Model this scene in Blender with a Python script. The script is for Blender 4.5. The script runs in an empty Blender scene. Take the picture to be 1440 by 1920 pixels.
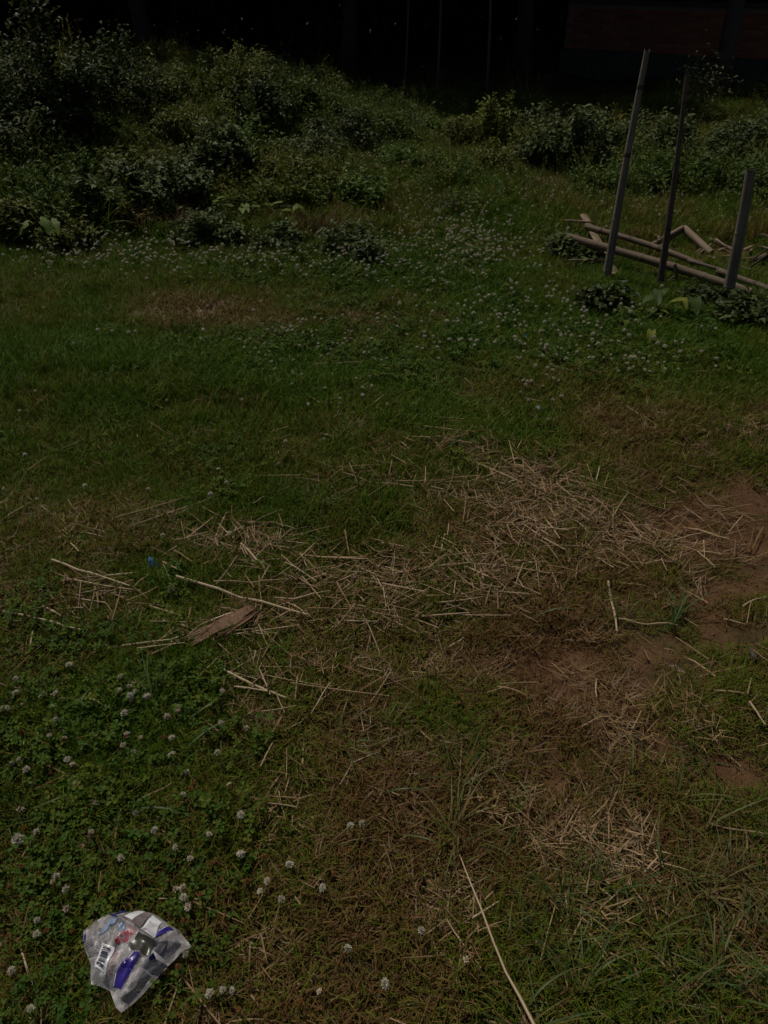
import bpy, bmesh, math, random
import numpy as np
from mathutils import Vector, Matrix, Euler

random.seed(7)
RNG = np.random.default_rng(11)
SC = bpy.context.scene
COL = SC.collection
rad = math.radians

# ------------------------------------------------------------------ camera, sky, sun, exposure
F = 1444.0                      # focal length in pixels of the 1440 x 1920 photograph
PITCH = math.atan(1020 / F)
CAMZ = 1.5
SUN_EL, SUN_AZ = 61, -44         # degrees; azimuth clockwise from +Y (the view direction)

cam_d = bpy.data.cameras.new('camera')
cam = bpy.data.objects.new('camera', cam_d)
COL.objects.link(cam)
cam.location = (0, 0, CAMZ)
cam.rotation_euler = (math.pi / 2 - PITCH, 0, 0)
cam_d.sensor_fit = 'HORIZONTAL'
cam_d.angle = 2 * math.atan(720 / F)
cam_d.clip_start = 0.02
cam_d.clip_end = 1500
SC.camera = cam

world = bpy.data.worlds.new('World')
SC.world = world
world.use_nodes = True
wn = world.node_tree
wn.nodes.clear()
sky = wn.nodes.new('ShaderNodeTexSky')
sky.sky_type = 'NISHITA'
sky.sun_disc = False
sky.sun_elevation = rad(SUN_EL)
sky.sun_rotation = rad(SUN_AZ)
sky.air_density = 1.0
sky.dust_density = 5.0
bg = wn.nodes.new('ShaderNodeBackground')
bg.inputs['Strength'].default_value = 0.06
wo = wn.nodes.new('ShaderNodeOutputWorld')
wn.links.new(sky.outputs[0], bg.inputs[0])
wn.links.new(bg.outputs[0], wo.inputs[0])

sun_d = bpy.data.lights.new('sun', 'SUN')
sun_d.energy = 4.8
sun_d.angle = rad(1.2)
sun_d.color = (1.0, 0.93, 0.81)
sun = bpy.data.objects.new('sun', sun_d)
COL.objects.link(sun)
_to = Vector((math.sin(rad(SUN_AZ)) * math.cos(rad(SUN_EL)), math.cos(rad(SUN_AZ)) * math.cos(rad(SUN_EL)), math.sin(rad(SUN_EL))))
sun.rotation_euler = _to.to_track_quat('Z', 'Y').to_euler()
sun.location = _to * 30

SC.view_settings.view_transform = 'Standard'
SC.view_settings.look = 'None'
SC.view_settings.gamma = 1.0
SC.view_settings.exposure = -1.18
SC.render.film_transparent = False
SC.cycles.max_bounces = 4
SC.cycles.diffuse_bounces = 2
SC.cycles.use_adaptive_sampling = True
SC.cycles.adaptive_threshold = 0.026
SC.cycles.adaptive_min_samples = 12
SC.cycles.use_denoising = True
SC.cycles.transparent_max_bounces = 16

# ------------------------------------------------------------------ noise, terrain, pixel -> ground
_T = np.random.default_rng(3).uniform(-1, 1, (256, 256))

def vnoise(x, y, s=0):
    x = np.asarray(x, float); y = np.asarray(y, float)
    xi = np.floor(x).astype(int); yi = np.floor(y).astype(int)
    fx = x - xi; fy = y - yi
    fx = fx * fx * (3 - 2 * fx); fy = fy * fy * (3 - 2 * fy)
    g = lambda a, b: _T[(a + 37 * s) % 256, (b + 71 * s) % 256]
    return ((g(xi, yi) * (1 - fx) + g(xi + 1, yi) * fx) * (1 - fy) + (g(xi, yi + 1) * (1 - fx) + g(xi + 1, yi + 1) * fx) * fy)

def sstep(t):
    t = np.clip(t, 0, 1)
    return t * t * (3 - 2 * t)

def mound(x, y):
    return 0.52 * sstep((0.75 - x) / 2.6) * sstep((y - 5.0 - 0.15 * np.clip(x, -3, 1)) / 3.4) * (1 - 0.75 * sstep((y - 10.2) / 4.0))

def H(x, y):
    x = np.asarray(x, float); y = np.asarray(y, float)
    m = mound(x, y)
    far = sstep((60 - np.hypot(x, y)) / 30)
    h = 0.022 * vnoise(x * 0.8, y * 0.8, 1) + 0.012 * vnoise(x * 2.6, y * 2.6, 2) + 0.005 * vnoise(x * 9, y * 9, 3)
    h = h + m + 0.17 * (m / 0.52) * vnoise(x * 1.25 + 0.4, y * 1.25, 4) + 0.06 * (m / 0.52) * vnoise(x * 3.1, y * 3.1, 25) + 0.06 * sstep((y - 5) / 2) * vnoise(x * 1.1, y * 1.1, 5)
    return h * far

_S, _C = math.sin(PITCH), math.cos(PITCH)

def ray(u, v):
    cx, cy = (u - 720) / F, (960 - v) / F
    return np.array([cx, cy * _S + _C, cy * _C - _S])

def ground(u, v, dz=0.0):
    d = ray(u, v)
    t0, t = 0.4, 0.4
    f = lambda t: CAMZ + d[2] * t - float(H(d[0] * t, d[1] * t)) - dz
    while t < 60:
        t += 0.03 + 0.01 * t
        if f(t) < 0:
            break
        t0 = t
    a, b = t0, t
    for _ in range(24):
        m = 0.5 * (a + b)
        if f(m) < 0: b = m
        else: a = m
    return np.array([d[0] * b, d[1] * b, CAMZ + d[2] * b])

def at_y(u, v, Y):
    d = ray(u, v); t = Y / d[1]
    return np.array([d[0] * t, Y, CAMZ + d[2] * t])

def at_z(u, v, Z):
    d = ray(u, v); t = (Z - CAMZ) / d[2]
    return np.array([d[0] * t, d[1] * t, Z])

def depth(p):
    return p[1] * _C - (p[2] - CAMZ) * _S

def project(x, y, z):
    dz = z - CAMZ
    dep = y * _C - dz * _S
    up = y * _S + dz * _C
    return 720 + F * x / dep, 960 - F * up / dep, dep

class Blobs:
    """soft patches on the ground, given as (centre u, v, half width, half height, weight) and turned into ground ellipses"""
    def __init__(self, rows):
        self.e = []
        for u, v, ru, rv, a in rows:
            c = ground(u, v)
            rx = ru * depth(c) / F
            ry = abs(ground(u, v - rv)[1] - ground(u, v + rv)[1]) / 2
            self.e.append((c[0], c[1], rx, max(ry, 0.02), a))
    def __call__(self, x, y):
        s = np.zeros_like(np.asarray(x, float))
        for cx, cy, rx, ry, a in self.e:
            s = s + a * np.exp(-((x - cx) / rx) ** 2 - ((y - cy) / ry) ** 2)
        return s
    def sample(self, n):
        w = np.array([abs(a) * rx * ry for cx, cy, rx, ry, a in self.e]); w /= w.sum()
        k = RNG.choice(len(self.e), n, p=w)
        e = np.array(self.e)[k]
        r = RNG.normal(size=(n, 2)) * 0.62
        return e[:, 0] + r[:, 0] * e[:, 2], e[:, 1] + r[:, 1] * e[:, 3]

soil_b = Blobs([(1410, 950, 130, 62, 1.1), (1340, 1112, 120, 42, 1.0), (1180, 1225, 150, 40, 0.72), (1410, 1010, 140, 110, 0.35), (1380, 1220, 140, 60, 0.3), (1010, 1250, 150, 42, 0.75),
                (1010, 1372, 55, 40, 0.8), (1060, 1480, 60, 45, 0.9), (1235, 1400, 55, 35, 0.7), (1395, 1450, 90, 55, 1.0),
                (1290, 995, 140, 50, 0.8), (1140, 1010, 110, 50, 0.45), (1420, 1850, 60, 60, 0.6), (1330, 1590, 60, 40, 0.5),
                (1375, 476, 80, 24, 1.0), (1180, 430, 60, 10, 0.4), (590, 1395, 60, 40, 0.3), (370, 830, 60, 18, 0.55),
                (560, 1370, 60, 60, 0.25), (1100, 1600, 80, 50, 0.4), (1110, 1290, 120, 30, 0.5), (1260, 1180, 320, 230, 0.12), (1180, 1450, 240, 130, 0.08)])
green_b = Blobs([(200, 1420, 260, 190, 0.50), (300, 700, 300, 45, 0.22), (120, 660, 150, 40, 0.15), (640, 500, 420, 40, 0.24), (800, 560, 200, 60, 0.15),
                 (560, 680, 180, 60, 0.25), (440, 900, 120, 70, 0.3), (640, 960, 110, 60, 0.25), (830, 1360, 110, 60, 0.35), (900, 1500, 60, 60, 0.2), (1270, 1190, 90, 40, 0.35),
                 (1400, 1290, 80, 60, 0.3), (1330, 1330, 60, 40, 0.25), (100, 1180, 160, 50, 0.25), (900, 800, 200, 40, 0.15), (1170, 600, 260, 50, 0.4), (340, 1090, 90, 40, 0.3),
                 (380, 585, 170, 36, -0.26), (300, 560, 90, 18, -0.14), (370, 590, 36, 14, -0.06), (760, 602, 110, 20, -0.26), (250, 720, 130, 30, -0.16), (620, 560, 90, 14, -0.16), (900, 760, 220, 40, -0.12), (120, 820, 190, 60, -0.08), (170, 950, 150, 60, -0.06), (470, 615, 90, 26, -0.2),
                 (1340, 790, 160, 50, -0.2), (1150, 780, 160, 34, -0.12), (900, 1240, 200, 80, -0.3), (700, 1480, 160, 100, -0.2), (1060, 690, 80, 50, -0.15), (640, 620, 100, 12, -0.1)])
clover_b = Blobs([(150, 1400, 270, 190, 1.0), (120, 1620, 260, 120, 0.85), (520, 1640, 140, 90, 0.3), (250, 1800, 300, 130, 0.7), (640, 650, 230, 70, 0.8), (300, 680, 250, 50, 0.6), (1230, 690, 170, 50, 0.6),
                  (400, 880, 120, 60, 0.6), (330, 1085, 100, 40, 0.7), (820, 430, 170, 100, 0.8), (560, 500, 380, 36, 0.7), (1010, 650, 140, 90, 0.5), (130, 1180, 150, 60, 0.6), (1280, 620, 200, 40, 0.5)])
long_b = Blobs([(1180, 1640, 170, 120, 0.8), (1300, 1800, 200, 120, 1.0), (1010, 1750, 120, 120, 0.7), (830, 1400, 110, 60, 0.7), (900, 1500, 90, 70, 0.6), (1060, 1880, 240, 60, 0.7), (1420, 1640, 100, 100, 0.6),
                (1260, 1200, 90, 40, 0.4), (1170, 1110, 60, 20, 0.5), (1240, 1330, 60, 60, 0.25), (90, 690, 200, 50, 0.7), (430, 740, 170, 24, 0.8), (640, 960, 110, 50, 0.4), (1200, 570, 200, 30, 0.5), (250, 540, 300, 12, 0.4)])
straw_b = Blobs([(975, 905, 110, 38, 1.0), (1010, 985, 130, 50, 1.0), (850, 1080, 190, 48, 0.9), (460, 1020, 95, 34, 1.0), (620, 1105, 150, 45, 0.55),
                 (480, 1275, 55, 28, 0.8), (200, 1120, 110, 32, 0.5), (860, 845, 90, 24, 0.6), (1150, 1000, 110, 45, 0.6), (690, 1170, 90, 26, 0.5), (1010, 900, 40, 22, 1.0),
                 (1060, 940, 60, 40, 0.6), (400, 1190, 90, 26, 0.7), (1320, 980, 100, 50, 0.2), (720, 910, 110, 40, 0.4), (380, 820, 60, 14, 0.4), (660, 1290, 180, 50, 0.12)])
drygrass_b = Blobs([(1100, 1590, 70, 55, 1.0), (1080, 1540, 60, 40, 0.5), (1060, 1640, 40, 40, 0.5)])

def soil_map(x, y):
    s = soil_b(x, y) + 0.26 * vnoise(x * 6, y * 6, 6) + 0.36 * vnoise(x * 15, y * 15, 7) - 0.29
    s = s + 0.12 * np.exp(-((y - 1.7) / 1.5) ** 2)
    return np.clip(s * 1.8, 0, 1)

def green_map(x, y):
    base = 0.46 + 0.26 * sstep((y - 1.7) / 1.3)
    g = base + green_b(x, y) + 0.22 * vnoise(x * 2.0, y * 2.0, 8) + 0.18 * vnoise(x * 5.5, y * 5.5, 9)
    return np.clip(g, 0.0, 1)

# ------------------------------------------------------------------ materials
def new_mat(name):
    m = bpy.data.materials.new(name); m.use_nodes = True
    nt = m.node_tree; nt.nodes.clear()
    return m, nt

def N(nt, typ, **kw):
    n = nt.nodes.new(typ)
    for k, v in kw.items(): setattr(n, k, v)
    return n

def attr(nt, name, typ='GEOMETRY'):
    a = N(nt, 'ShaderNodeAttribute'); a.attribute_name = name; a.attribute_type = typ
    return a.outputs['Fac']

def math_n(nt, op, a, b=None, clamp=False):
    n = N(nt, 'ShaderNodeMath', operation=op); n.use_clamp = clamp
    for i, s in enumerate((a, b)):
        if s is None: continue
        if isinstance(s, (int, float)): n.inputs[i].default_value = s
        else: nt.links.new(s, n.inputs[i])
    return n.outputs[0]

def ramp(nt, fac, stops):
    r = N(nt, 'ShaderNodeValToRGB')
    e = r.color_ramp.elements
    while len(e) < len(stops): e.new(0.5)
    for el, (p, c) in zip(e, stops):
        el.position = p; el.color = (*c, 1)
    nt.links.new(fac, r.inputs[0])
    return r.outputs[0]

def noise_tex(nt, scale, detail=4, rough=0.6, coord='Object', stretch=None):
    tc = N(nt, 'ShaderNodeTexCoord')
    src = tc.outputs[coord]
    if stretch:
        mp = N(nt, 'ShaderNodeMapping'); mp.inputs['Scale'].default_value = stretch
        nt.links.new(src, mp.inputs[0]); src = mp.outputs[0]
    n = N(nt, 'ShaderNodeTexNoise'); n.inputs['Scale'].default_value = scale
    n.inputs['Detail'].default_value = detail; n.inputs['Roughness'].default_value = rough
    nt.links.new(src, n.inputs['Vector'])
    return n.outputs['Fac']

def bump(nt, h, strength, dist=0.01):
    b = N(nt, 'ShaderNodeBump'); b.inputs['Strength'].default_value = strength; b.inputs['Distance'].default_value = dist
    nt.links.new(h, b.inputs['Height'])
    return b.outputs[0]

def finish(nt, color, rough=0.6, spec=0.3, trans=0.0, normal=None, alpha=None):
    p = N(nt, 'ShaderNodeBsdfPrincipled')
    if isinstance(color, tuple): p.inputs['Base Color'].default_value = (*color, 1)
    else: nt.links.new(color, p.inputs['Base Color'])
    p.inputs['Roughness'].default_value = rough
    p.inputs['Specular IOR Level'].default_value = spec
    if normal is not None: nt.links.new(normal, p.inputs['Normal'])
    if alpha is not None: p.inputs['Alpha'].default_value = alpha
    out = N(nt, 'ShaderNodeOutputMaterial')
    if trans > 0:
        t = N(nt, 'ShaderNodeBsdfTranslucent')
        if isinstance(color, tuple): t.inputs['Color'].default_value = (*color, 1)
        else: nt.links.new(color, t.inputs['Color'])
        mx = N(nt, 'ShaderNodeMixShader'); mx.inputs[0].default_value = trans
        nt.links.new(p.outputs[0], mx.inputs[1]); nt.links.new(t.outputs[0], mx.inputs[2])
        nt.links.new(mx.outputs[0], out.inputs[0])
    else:
        nt.links.new(p.outputs[0], out.inputs[0])

def tint_mat(name, stops, spread=0.45, trans=0.3, rough=0.55, spec=0.25):
    """plant colour along a ramp: the plant's own tint plus a difference from blade to blade"""
    m, nt = new_mat(name)
    t = attr(nt, 'tint', 'INSTANCER'); b = attr(nt, 'shade')
    d = math_n(nt, 'MULTIPLY', math_n(nt, 'SUBTRACT', b, 0.5), spread)
    f = math_n(nt, 'ADD', t, d, True)
    finish(nt, ramp(nt, f, stops), rough, spec, trans)
    return m

def shade_mat(name, stops, trans=0.25, rough=0.5, spec=0.35):
    m, nt = new_mat(name)
    finish(nt, ramp(nt, attr(nt, 'shade'), stops), rough, spec, trans)
    return m

M_grass = tint_mat('grass_blade', [(0.0, (0.135, 0.068, 0.026)), (0.16, (0.19, 0.118, 0.042)), (0.32, (0.135, 0.108, 0.024)), (0.50, (0.108, 0.136, 0.011)), (0.75, (0.068, 0.130, 0.008)), (1.0, (0.048, 0.118, 0.008))], 0.60, 0.28, 0.55, 0.14)
M_long = tint_mat('long_grass_blade', [(0.0, (0.22, 0.15, 0.07)), (0.3, (0.14, 0.125, 0.035)), (0.6, (0.080, 0.112, 0.026)), (1.0, (0.052, 0.098, 0.024))], 0.7)
M_clover = tint_mat('clover_leaf', [(0.0, (0.110, 0.128, 0.012)), (0.35, (0.070, 0.112, 0.010)), (1.0, (0.038, 0.088, 0.010))], 0.6, 0.25, 0.6, 0.15)
M_weed = tint_mat('weed_leaf', [(0.0, (0.14, 0.11, 0.022)), (0.35, (0.118, 0.138, 0.018)), (0.7, (0.078, 0.122, 0.016)), (1.0, (0.060, 0.104, 0.022))], 0.6, 0.25, 0.6, 0.18)
M_straw_i = tint_mat('straw_litter', [(0.0, (0.125, 0.070, 0.030)), (0.5, (0.25, 0.16, 0.078)), (1.0, (0.42, 0.31, 0.18))], 0.5, 0.0, 0.5, 0.3)

def head_mat(name, c0, c1):
    m, nt = new_mat(name)
    finish(nt, ramp(nt, attr(nt, 'shade'), [(0.0, c0), (1.0, c1)]), 0.7, 0.2, 0.25)
    return m
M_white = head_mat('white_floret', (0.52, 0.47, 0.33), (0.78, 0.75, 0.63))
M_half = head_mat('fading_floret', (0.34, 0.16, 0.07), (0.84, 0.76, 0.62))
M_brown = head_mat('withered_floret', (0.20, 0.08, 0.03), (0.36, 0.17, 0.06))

def plain(name, color, rough=0.6, spec=0.3, trans=0.0):
    m, nt = new_mat(name); finish(nt, color, rough, spec, trans); return m

M_stem = plain('green_stem', (0.075, 0.085, 0.03), 0.6)
M_wstem = plain('weed_stem', (0.085, 0.065, 0.035), 0.7)

def fibre_mat(name, c0, c1, c2, stretch, scale=9.0, rough=0.7, spec=0.25):
    m, nt = new_mat(name)
    n = noise_tex(nt, scale, 5, 0.65, 'Generated', stretch)
    n2 = noise_tex(nt, 4, 3, 0.6, 'Object')
    f = math_n(nt, 'ADD', math_n(nt, 'MULTIPLY', n, 0.65), math_n(nt, 'MULTIPLY', n2, 0.35))
    finish(nt, ramp(nt, f, [(0.30, c0), (0.52, c1), (0.75, c2)]), rough, spec, 0, bump(nt, n, 0.5, 0.003))
    return m

M_post = fibre_mat('weathered_bamboo', (0.07, 0.057, 0.047), (0.20, 0.17, 0.145), (0.38, 0.34, 0.30), (1.1, 1.1, 0.22))
M_postdark = fibre_mat('dark_weathered_bamboo', (0.055, 0.04, 0.034), (0.11, 0.085, 0.072), (0.19, 0.155, 0.135), (1.1, 1.1, 0.22))
M_pole = fibre_mat('fallen_bamboo', (0.035, 0.025, 0.016), (0.13, 0.095, 0.066), (0.26, 0.20, 0.145), (1.2, 1.2, 0.25))
M_split = fibre_mat('split_bamboo', (0.06, 0.042, 0.026), (0.20, 0.145, 0.10), (0.36, 0.28, 0.20), (1.2, 1.2, 0.25))
M_inner = plain('hollow_inside', (0.05, 0.035, 0.025), 0.9, 0.1)
M_node = plain('bamboo_node', (0.075, 0.06, 0.05), 0.8, 0.2)
M_bark = fibre_mat('bark_slab', (0.085, 0.042, 0.026), (0.17, 0.10, 0.06), (0.27, 0.175, 0.115), (2, 16, 16), 6.0, 0.8)
M_twig = plain('dark_twig', (0.04, 0.03, 0.025), 0.8)
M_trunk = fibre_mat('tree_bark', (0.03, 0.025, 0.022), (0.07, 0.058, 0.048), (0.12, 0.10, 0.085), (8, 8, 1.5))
M_pale_trunk = fibre_mat('pale_bark', (0.06, 0.055, 0.05), (0.11, 0.105, 0.095), (0.17, 0.165, 0.15), (8, 8, 1.5))

def straw_mat(name, c0, c1):
    m, nt = new_mat(name)
    oi = N(nt, 'ShaderNodeObjectInfo')
    n = noise_tex(nt, 40, 3, 0.6, 'Object')
    f = math_n(nt, 'ADD', math_n(nt, 'MULTIPLY', oi.outputs['Random'], 0.65), math_n(nt, 'MULTIPLY', n, 0.35))
    finish(nt, ramp(nt, f, [(0.1, c0), (0.9, c1)]), 0.5, 0.4)
    return m
M_straw = straw_mat('straw', (0.20, 0.125, 0.06), (0.44, 0.32, 0.19))
M_straw_pale = straw_mat('pale_straw', (0.36, 0.265, 0.16), (0.48, 0.37, 0.24))

# ------------------------------------------------------------------ mesh helpers
def mk_mesh(name, verts, faces, mat=None, shade=None, smooth=False):
    me = bpy.data.meshes.new(name)
    me.from_pydata([tuple(map(float, v)) for v in verts] if not isinstance(verts, np.ndarray) else verts.tolist(), [], faces if isinstance(faces, list) else faces.tolist())
    if mat is not None:
        for m in (mat if isinstance(mat, (list, tuple)) else [mat]): me.materials.append(m)
    if shade is not None:
        a = me.attributes.new('shade', 'FLOAT', 'POINT'); a.data.foreach_set('value', np.asarray(shade, np.float32))
    if smooth: me.polygons.foreach_set('use_smooth', [True] * len(me.polygons))
    me.update()
    return me

def link(name, me, parent=None, loc=None, rot=None):
    o = bpy.data.objects.new(name, me); COL.objects.link(o)
    if parent is not None: o.parent = parent
    if loc is not None: o.location = loc
    if rot is not None: o.rotation_euler = rot
    return o

def tag(o, label, cat, group=None, kind=None):
    o['label'] = label; o['category'] = cat
    if group: o['group'] = group
    if kind: o['kind'] = kind
    return o

def thing(name, label, cat, loc=(0, 0, 0), rz=0.0, group=None):
    e = bpy.data.objects.new(name, None); COL.objects.link(e)
    e.empty_display_size = 0.05
    e.location = tuple(map(float, loc)); e.rotation_euler = (0, 0, rz)
    return tag(e, label, cat, group)

class MB:
    def __init__(self): self.v = []; self.f = []; self.s = []
    def add(self, v, f, s=0.5):
        n = len(self.v)
        self.v += [tuple(map(float, p)) for p in v]
        self.f += [tuple(i + n for i in q) for q in f]
        self.s += list(s) if hasattr(s, '__len__') else [s] * len(v)
    def tube(self, pts, radii, sides=6, cap=True, s=0.5):
        pts = [np.asarray(p, float) for p in pts]
        if not hasattr(radii, '__len__'): radii = [radii] * len(pts)
        v, f = [], []
        ref = None
        for i, p in enumerate(pts):
            a = pts[max(i - 1, 0)]; b = pts[min(i + 1, len(pts) - 1)]
            t = b - a; t = t / (np.linalg.norm(t) + 1e-9)
            if ref is None:
                ref = np.cross(t, (0, 0, 1.0))
                if np.linalg.norm(ref) < 0.1: ref = np.cross(t, (1.0, 0, 0))
            ref = ref - t * np.dot(ref, t); ref /= np.linalg.norm(ref) + 1e-9
            q = np.cross(t, ref)
            for k in range(sides):
                an = 2 * math.pi * k / sides
                v.append(p + radii[i] * (math.cos(an) * ref + math.sin(an) * q))
        for i in range(len(pts) - 1):
            for k in range(sides):
                k2 = (k + 1) % sides
                f.append((i * sides + k, i * sides + k2, (i + 1) * sides + k2, (i + 1) * sides + k))
        if cap:
            f.append(tuple(reversed(range(sides)))); n = (len(pts) - 1) * sides
            f.append(tuple(n + k for k in range(sides)))
        self.add(v, f, s)
    def mesh(self, name, mat, smooth=False): return mk_mesh(name, self.v, self.f, mat, self.s, smooth)

def blade_into(mb, base, length, width, az, lean, curl, segs=4, s=0.5, twist=0.0):
    """one flat grass blade: leaves the base at `lean` from upright and bends over by `curl`"""
    p = np.array(base, float)
    v = []
    for i in range(segs + 1):
        t = i / segs
        w = width * (1 - t ** 2.2) * 0.5 * (0.7 + 0.3 * min(1, t * 4)) + 0.0002
        a2 = az + math.pi / 2 + twist * t
        side = np.array([math.cos(a2), math.sin(a2), 0.0])
        v += [p - side * w, p + side * w]
        ang = lean + curl * t
        p = p + length / segs * np.array([math.sin(ang) * math.cos(az), math.sin(ang) * math.sin(az), math.cos(ang)])
        if p[2] < 0.002: p[2] = 0.002
    f = [(2 * i, 2 * i + 1, 2 * i + 3, 2 * i + 2) for i in range(segs)]
    mb.add(v, f, s)

LEAF_F = np.array([[0, 1, 2], [2, 1, 4], [0, 2, 3], [2, 4, 3]])

def leaves_mesh(pos, direc, length, width, roll, shade, fold=0.25, droop=0.2):
    """many small folded leaves in one mesh; direc = pointing direction of each leaf"""
    n = len(pos)
    d = direc / np.linalg.norm(direc, axis=1, keepdims=True)
    upv = np.tile(np.array([0, 0, 1.0]), (n, 1))
    side = np.cross(d, upv); ln = np.linalg.norm(side, axis=1, keepdims=True)
    side = np.where(ln < 0.05, np.array([1.0, 0, 0]), side / np.maximum(ln, 1e-6))
    nor = np.cross(side, d)
    c, s_ = np.cos(roll)[:, None], np.sin(roll)[:, None]
    side, nor = side * c + nor * s_, nor * c - side * s_
    L = length[:, None]; W = width[:, None]
    base = pos
    mid = pos + d * L * 0.45
    lft = mid + side * W * 0.5 + nor * W * fold
    rgt = mid - side * W * 0.5 + nor * W * fold
    tip = pos + d * L - nor * L * droop
    V = np.stack([base, rgt, mid, lft, tip], 1).reshape(-1, 3)
    Fc = (LEAF_F[None] + (np.arange(n) * 5)[:, None, None]).reshape(-1, 3)
    return V, Fc, np.repeat(shade, 5)

# ------------------------------------------------------------------ ground
def ground_axis(lo, hi, step, far):
    a = list(np.arange(lo, hi + 1e-6, step))
    x, s = hi, step
    while x < far: s *= 1.35; x += s; a.append(x)
    x, s = lo, step
    while x > -far: s *= 1.35; x -= s; a.insert(0, x)
    return np.array(a)

gx = ground_axis(-6.5, 7.5, 0.05, 900); gy = ground_axis(0.2, 12.5, 0.05, 900)
GX, GY = np.meshgrid(gx, gy)
GZ = H(GX, GY)
GZ = GZ - 0.012 * soil_map(GX, GY) * (np.hypot(GX, GY) < 14)
nx, ny = len(gx), len(gy)
gv = np.stack([GX.ravel(), GY.ravel(), GZ.ravel()], 1)
idx = np.arange(nx * ny).reshape(ny, nx)
gf = np.stack([idx[:-1, :-1], idx[:-1, 1:], idx[1:, 1:], idx[1:, :-1]], -1).reshape(-1, 4)

m, nt = new_mat('ground_soil')
s_a = attr(nt, 'soil'); g_a = attr(nt, 'green')
n1 = noise_tex(nt, 30, 6, 0.7); n2 = noise_tex(nt, 160, 4, 0.7); n3 = noise_tex(nt, 5, 4, 0.6)
soilc = ramp(nt, math_n(nt, 'ADD', math_n(nt, 'MULTIPLY', n1, 0.5), math_n(nt, 'MULTIPLY', n3, 0.5)), [(0.3, (0.060, 0.028, 0.013)), (0.5, (0.105, 0.053, 0.024)), (0.7, (0.15, 0.084, 0.040))])
thatch = ramp(nt, n2, [(0.3, (0.018, 0.011, 0.006)), (0.7, (0.055, 0.033, 0.017))])
greenc = ramp(nt, n2, [(0.3, (0.020, 0.028, 0.007)), (0.7, (0.052, 0.064, 0.014))])
mx = N(nt, 'ShaderNodeMix', data_type='RGBA'); nt.links.new(g_a, mx.inputs[0]); nt.links.new(thatch, mx.inputs[6]); nt.links.new(greenc, mx.inputs[7])
sf = math_n(nt, 'ADD', s_a, math_n(nt, 'MULTIPLY', math_n(nt, 'SUBTRACT', n1, 0.5), 0.8), True)
mx2 = N(nt, 'ShaderNodeMix', data_type='RGBA'); nt.links.new(sf, mx2.inputs[0]); nt.links.new(mx.outputs[2], mx2.inputs[6]); nt.links.new(soilc, mx2.inputs[7])
hh = math_n(nt, 'ADD', math_n(nt, 'MULTIPLY', n1, 1.0), math_n(nt, 'MULTIPLY', n2, 0.5))
finish(nt, mx2.outputs[2], 0.85, 0.2, 0, bump(nt, hh, 0.9, 0.012))
me = mk_mesh('ground', gv, gf, m, None, True)
for nm, fn in (('soil', soil_map), ('green', green_map)):
    a = me.attributes.new(nm, 'FLOAT', 'POINT'); a.data.foreach_set('value', fn(GX.ravel(), GY.ravel()).astype(np.float32))
o = link('ground', me); o['kind'] = 'structure'; o['label'] = 'rough grassy ground with bare brown soil patches and a weedy bank'

# ------------------------------------------------------------------ instancing of what nobody could count
def proto_collection(name, meshes):
    return [bpy.data.objects.new('%s_kind' % name, me) for me in meshes]

def scatter(name, label, cat, coll, P, rot, scl, tint, pick):
    me = bpy.data.meshes.new(name)
    me.from_pydata(P.tolist(), [], [])
    n = len(P)
    a = me.attributes.new('turn', 'FLOAT_VECTOR', 'POINT'); a.data.foreach_set('vector', rot.astype(np.float32).ravel())
    if scl.ndim == 1: scl = np.repeat(scl[:, None], 3, 1)
    a = me.attributes.new('size', 'FLOAT_VECTOR', 'POINT'); a.data.foreach_set('vector', scl.astype(np.float32).ravel())
    a = me.attributes.new('tint', 'FLOAT', 'POINT'); a.data.foreach_set('value', tint.astype(np.float32))
    a = me.attributes.new('pick', 'INT', 'POINT'); a.data.foreach_set('value', pick.astype(np.int32))
    o = link(name, me)
    tag(o, label, cat, None, 'stuff')
    g = bpy.data.node_groups.new(name + '_scatter', 'GeometryNodeTree')
    g.interface.new_socket('Geometry', in_out='INPUT', socket_type='NodeSocketGeometry')
    g.interface.new_socket('Geometry', in_out='OUTPUT', socket_type='NodeSocketGeometry')
    gi = g.nodes.new('NodeGroupInput'); go = g.nodes.new('NodeGroupOutput')
    ci = g.nodes.new('GeometryNodeGeometryToInstance')
    for ob in coll:
        oi = g.nodes.new('GeometryNodeObjectInfo'); oi.inputs['Object'].default_value = ob; oi.inputs['As Instance'].default_value = False
        g.links.new(oi.outputs['Geometry'], ci.inputs[0])
    iop = g.nodes.new('GeometryNodeInstanceOnPoints'); iop.inputs['Pick Instance'].default_value = True
    def named(nm, dt):
        nn = g.nodes.new('GeometryNodeInputNamedAttribute'); nn.data_type = dt; nn.inputs['Name'].default_value = nm
        return nn.outputs['Attribute']
    g.links.new(gi.outputs[0], iop.inputs['Points'])
    g.links.new(ci.outputs[0], iop.inputs['Instance'])
    g.links.new(named('pick', 'INT'), iop.inputs['Instance Index'])
    e2r = g.nodes.new('FunctionNodeEulerToRotation')
    g.links.new(named('turn', 'FLOAT_VECTOR'), e2r.inputs[0])
    g.links.new(e2r.outputs[0], iop.inputs['Rotation'])
    g.links.new(named('size', 'FLOAT_VECTOR'), iop.inputs['Scale'])
    g.links.new(iop.outputs[0], go.inputs[0])
    mod = o.modifiers.new('scatter', 'NODES'); mod.node_group = g
    return o

_bagc = ground(243, 1792)

def in_view(x, y, margin=0.45):
    z = H(x, y)
    u, v, d = project(x, y, z)
    mp = margin * F / np.maximum(d, 0.3)
    return (u > -mp) & (u < 1440 + mp) & (v < 1920 + mp * 0.8) & (d > 0.3) & (np.hypot(x - _bagc[0], (y - _bagc[1]) * 0.95) > 0.094)

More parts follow.
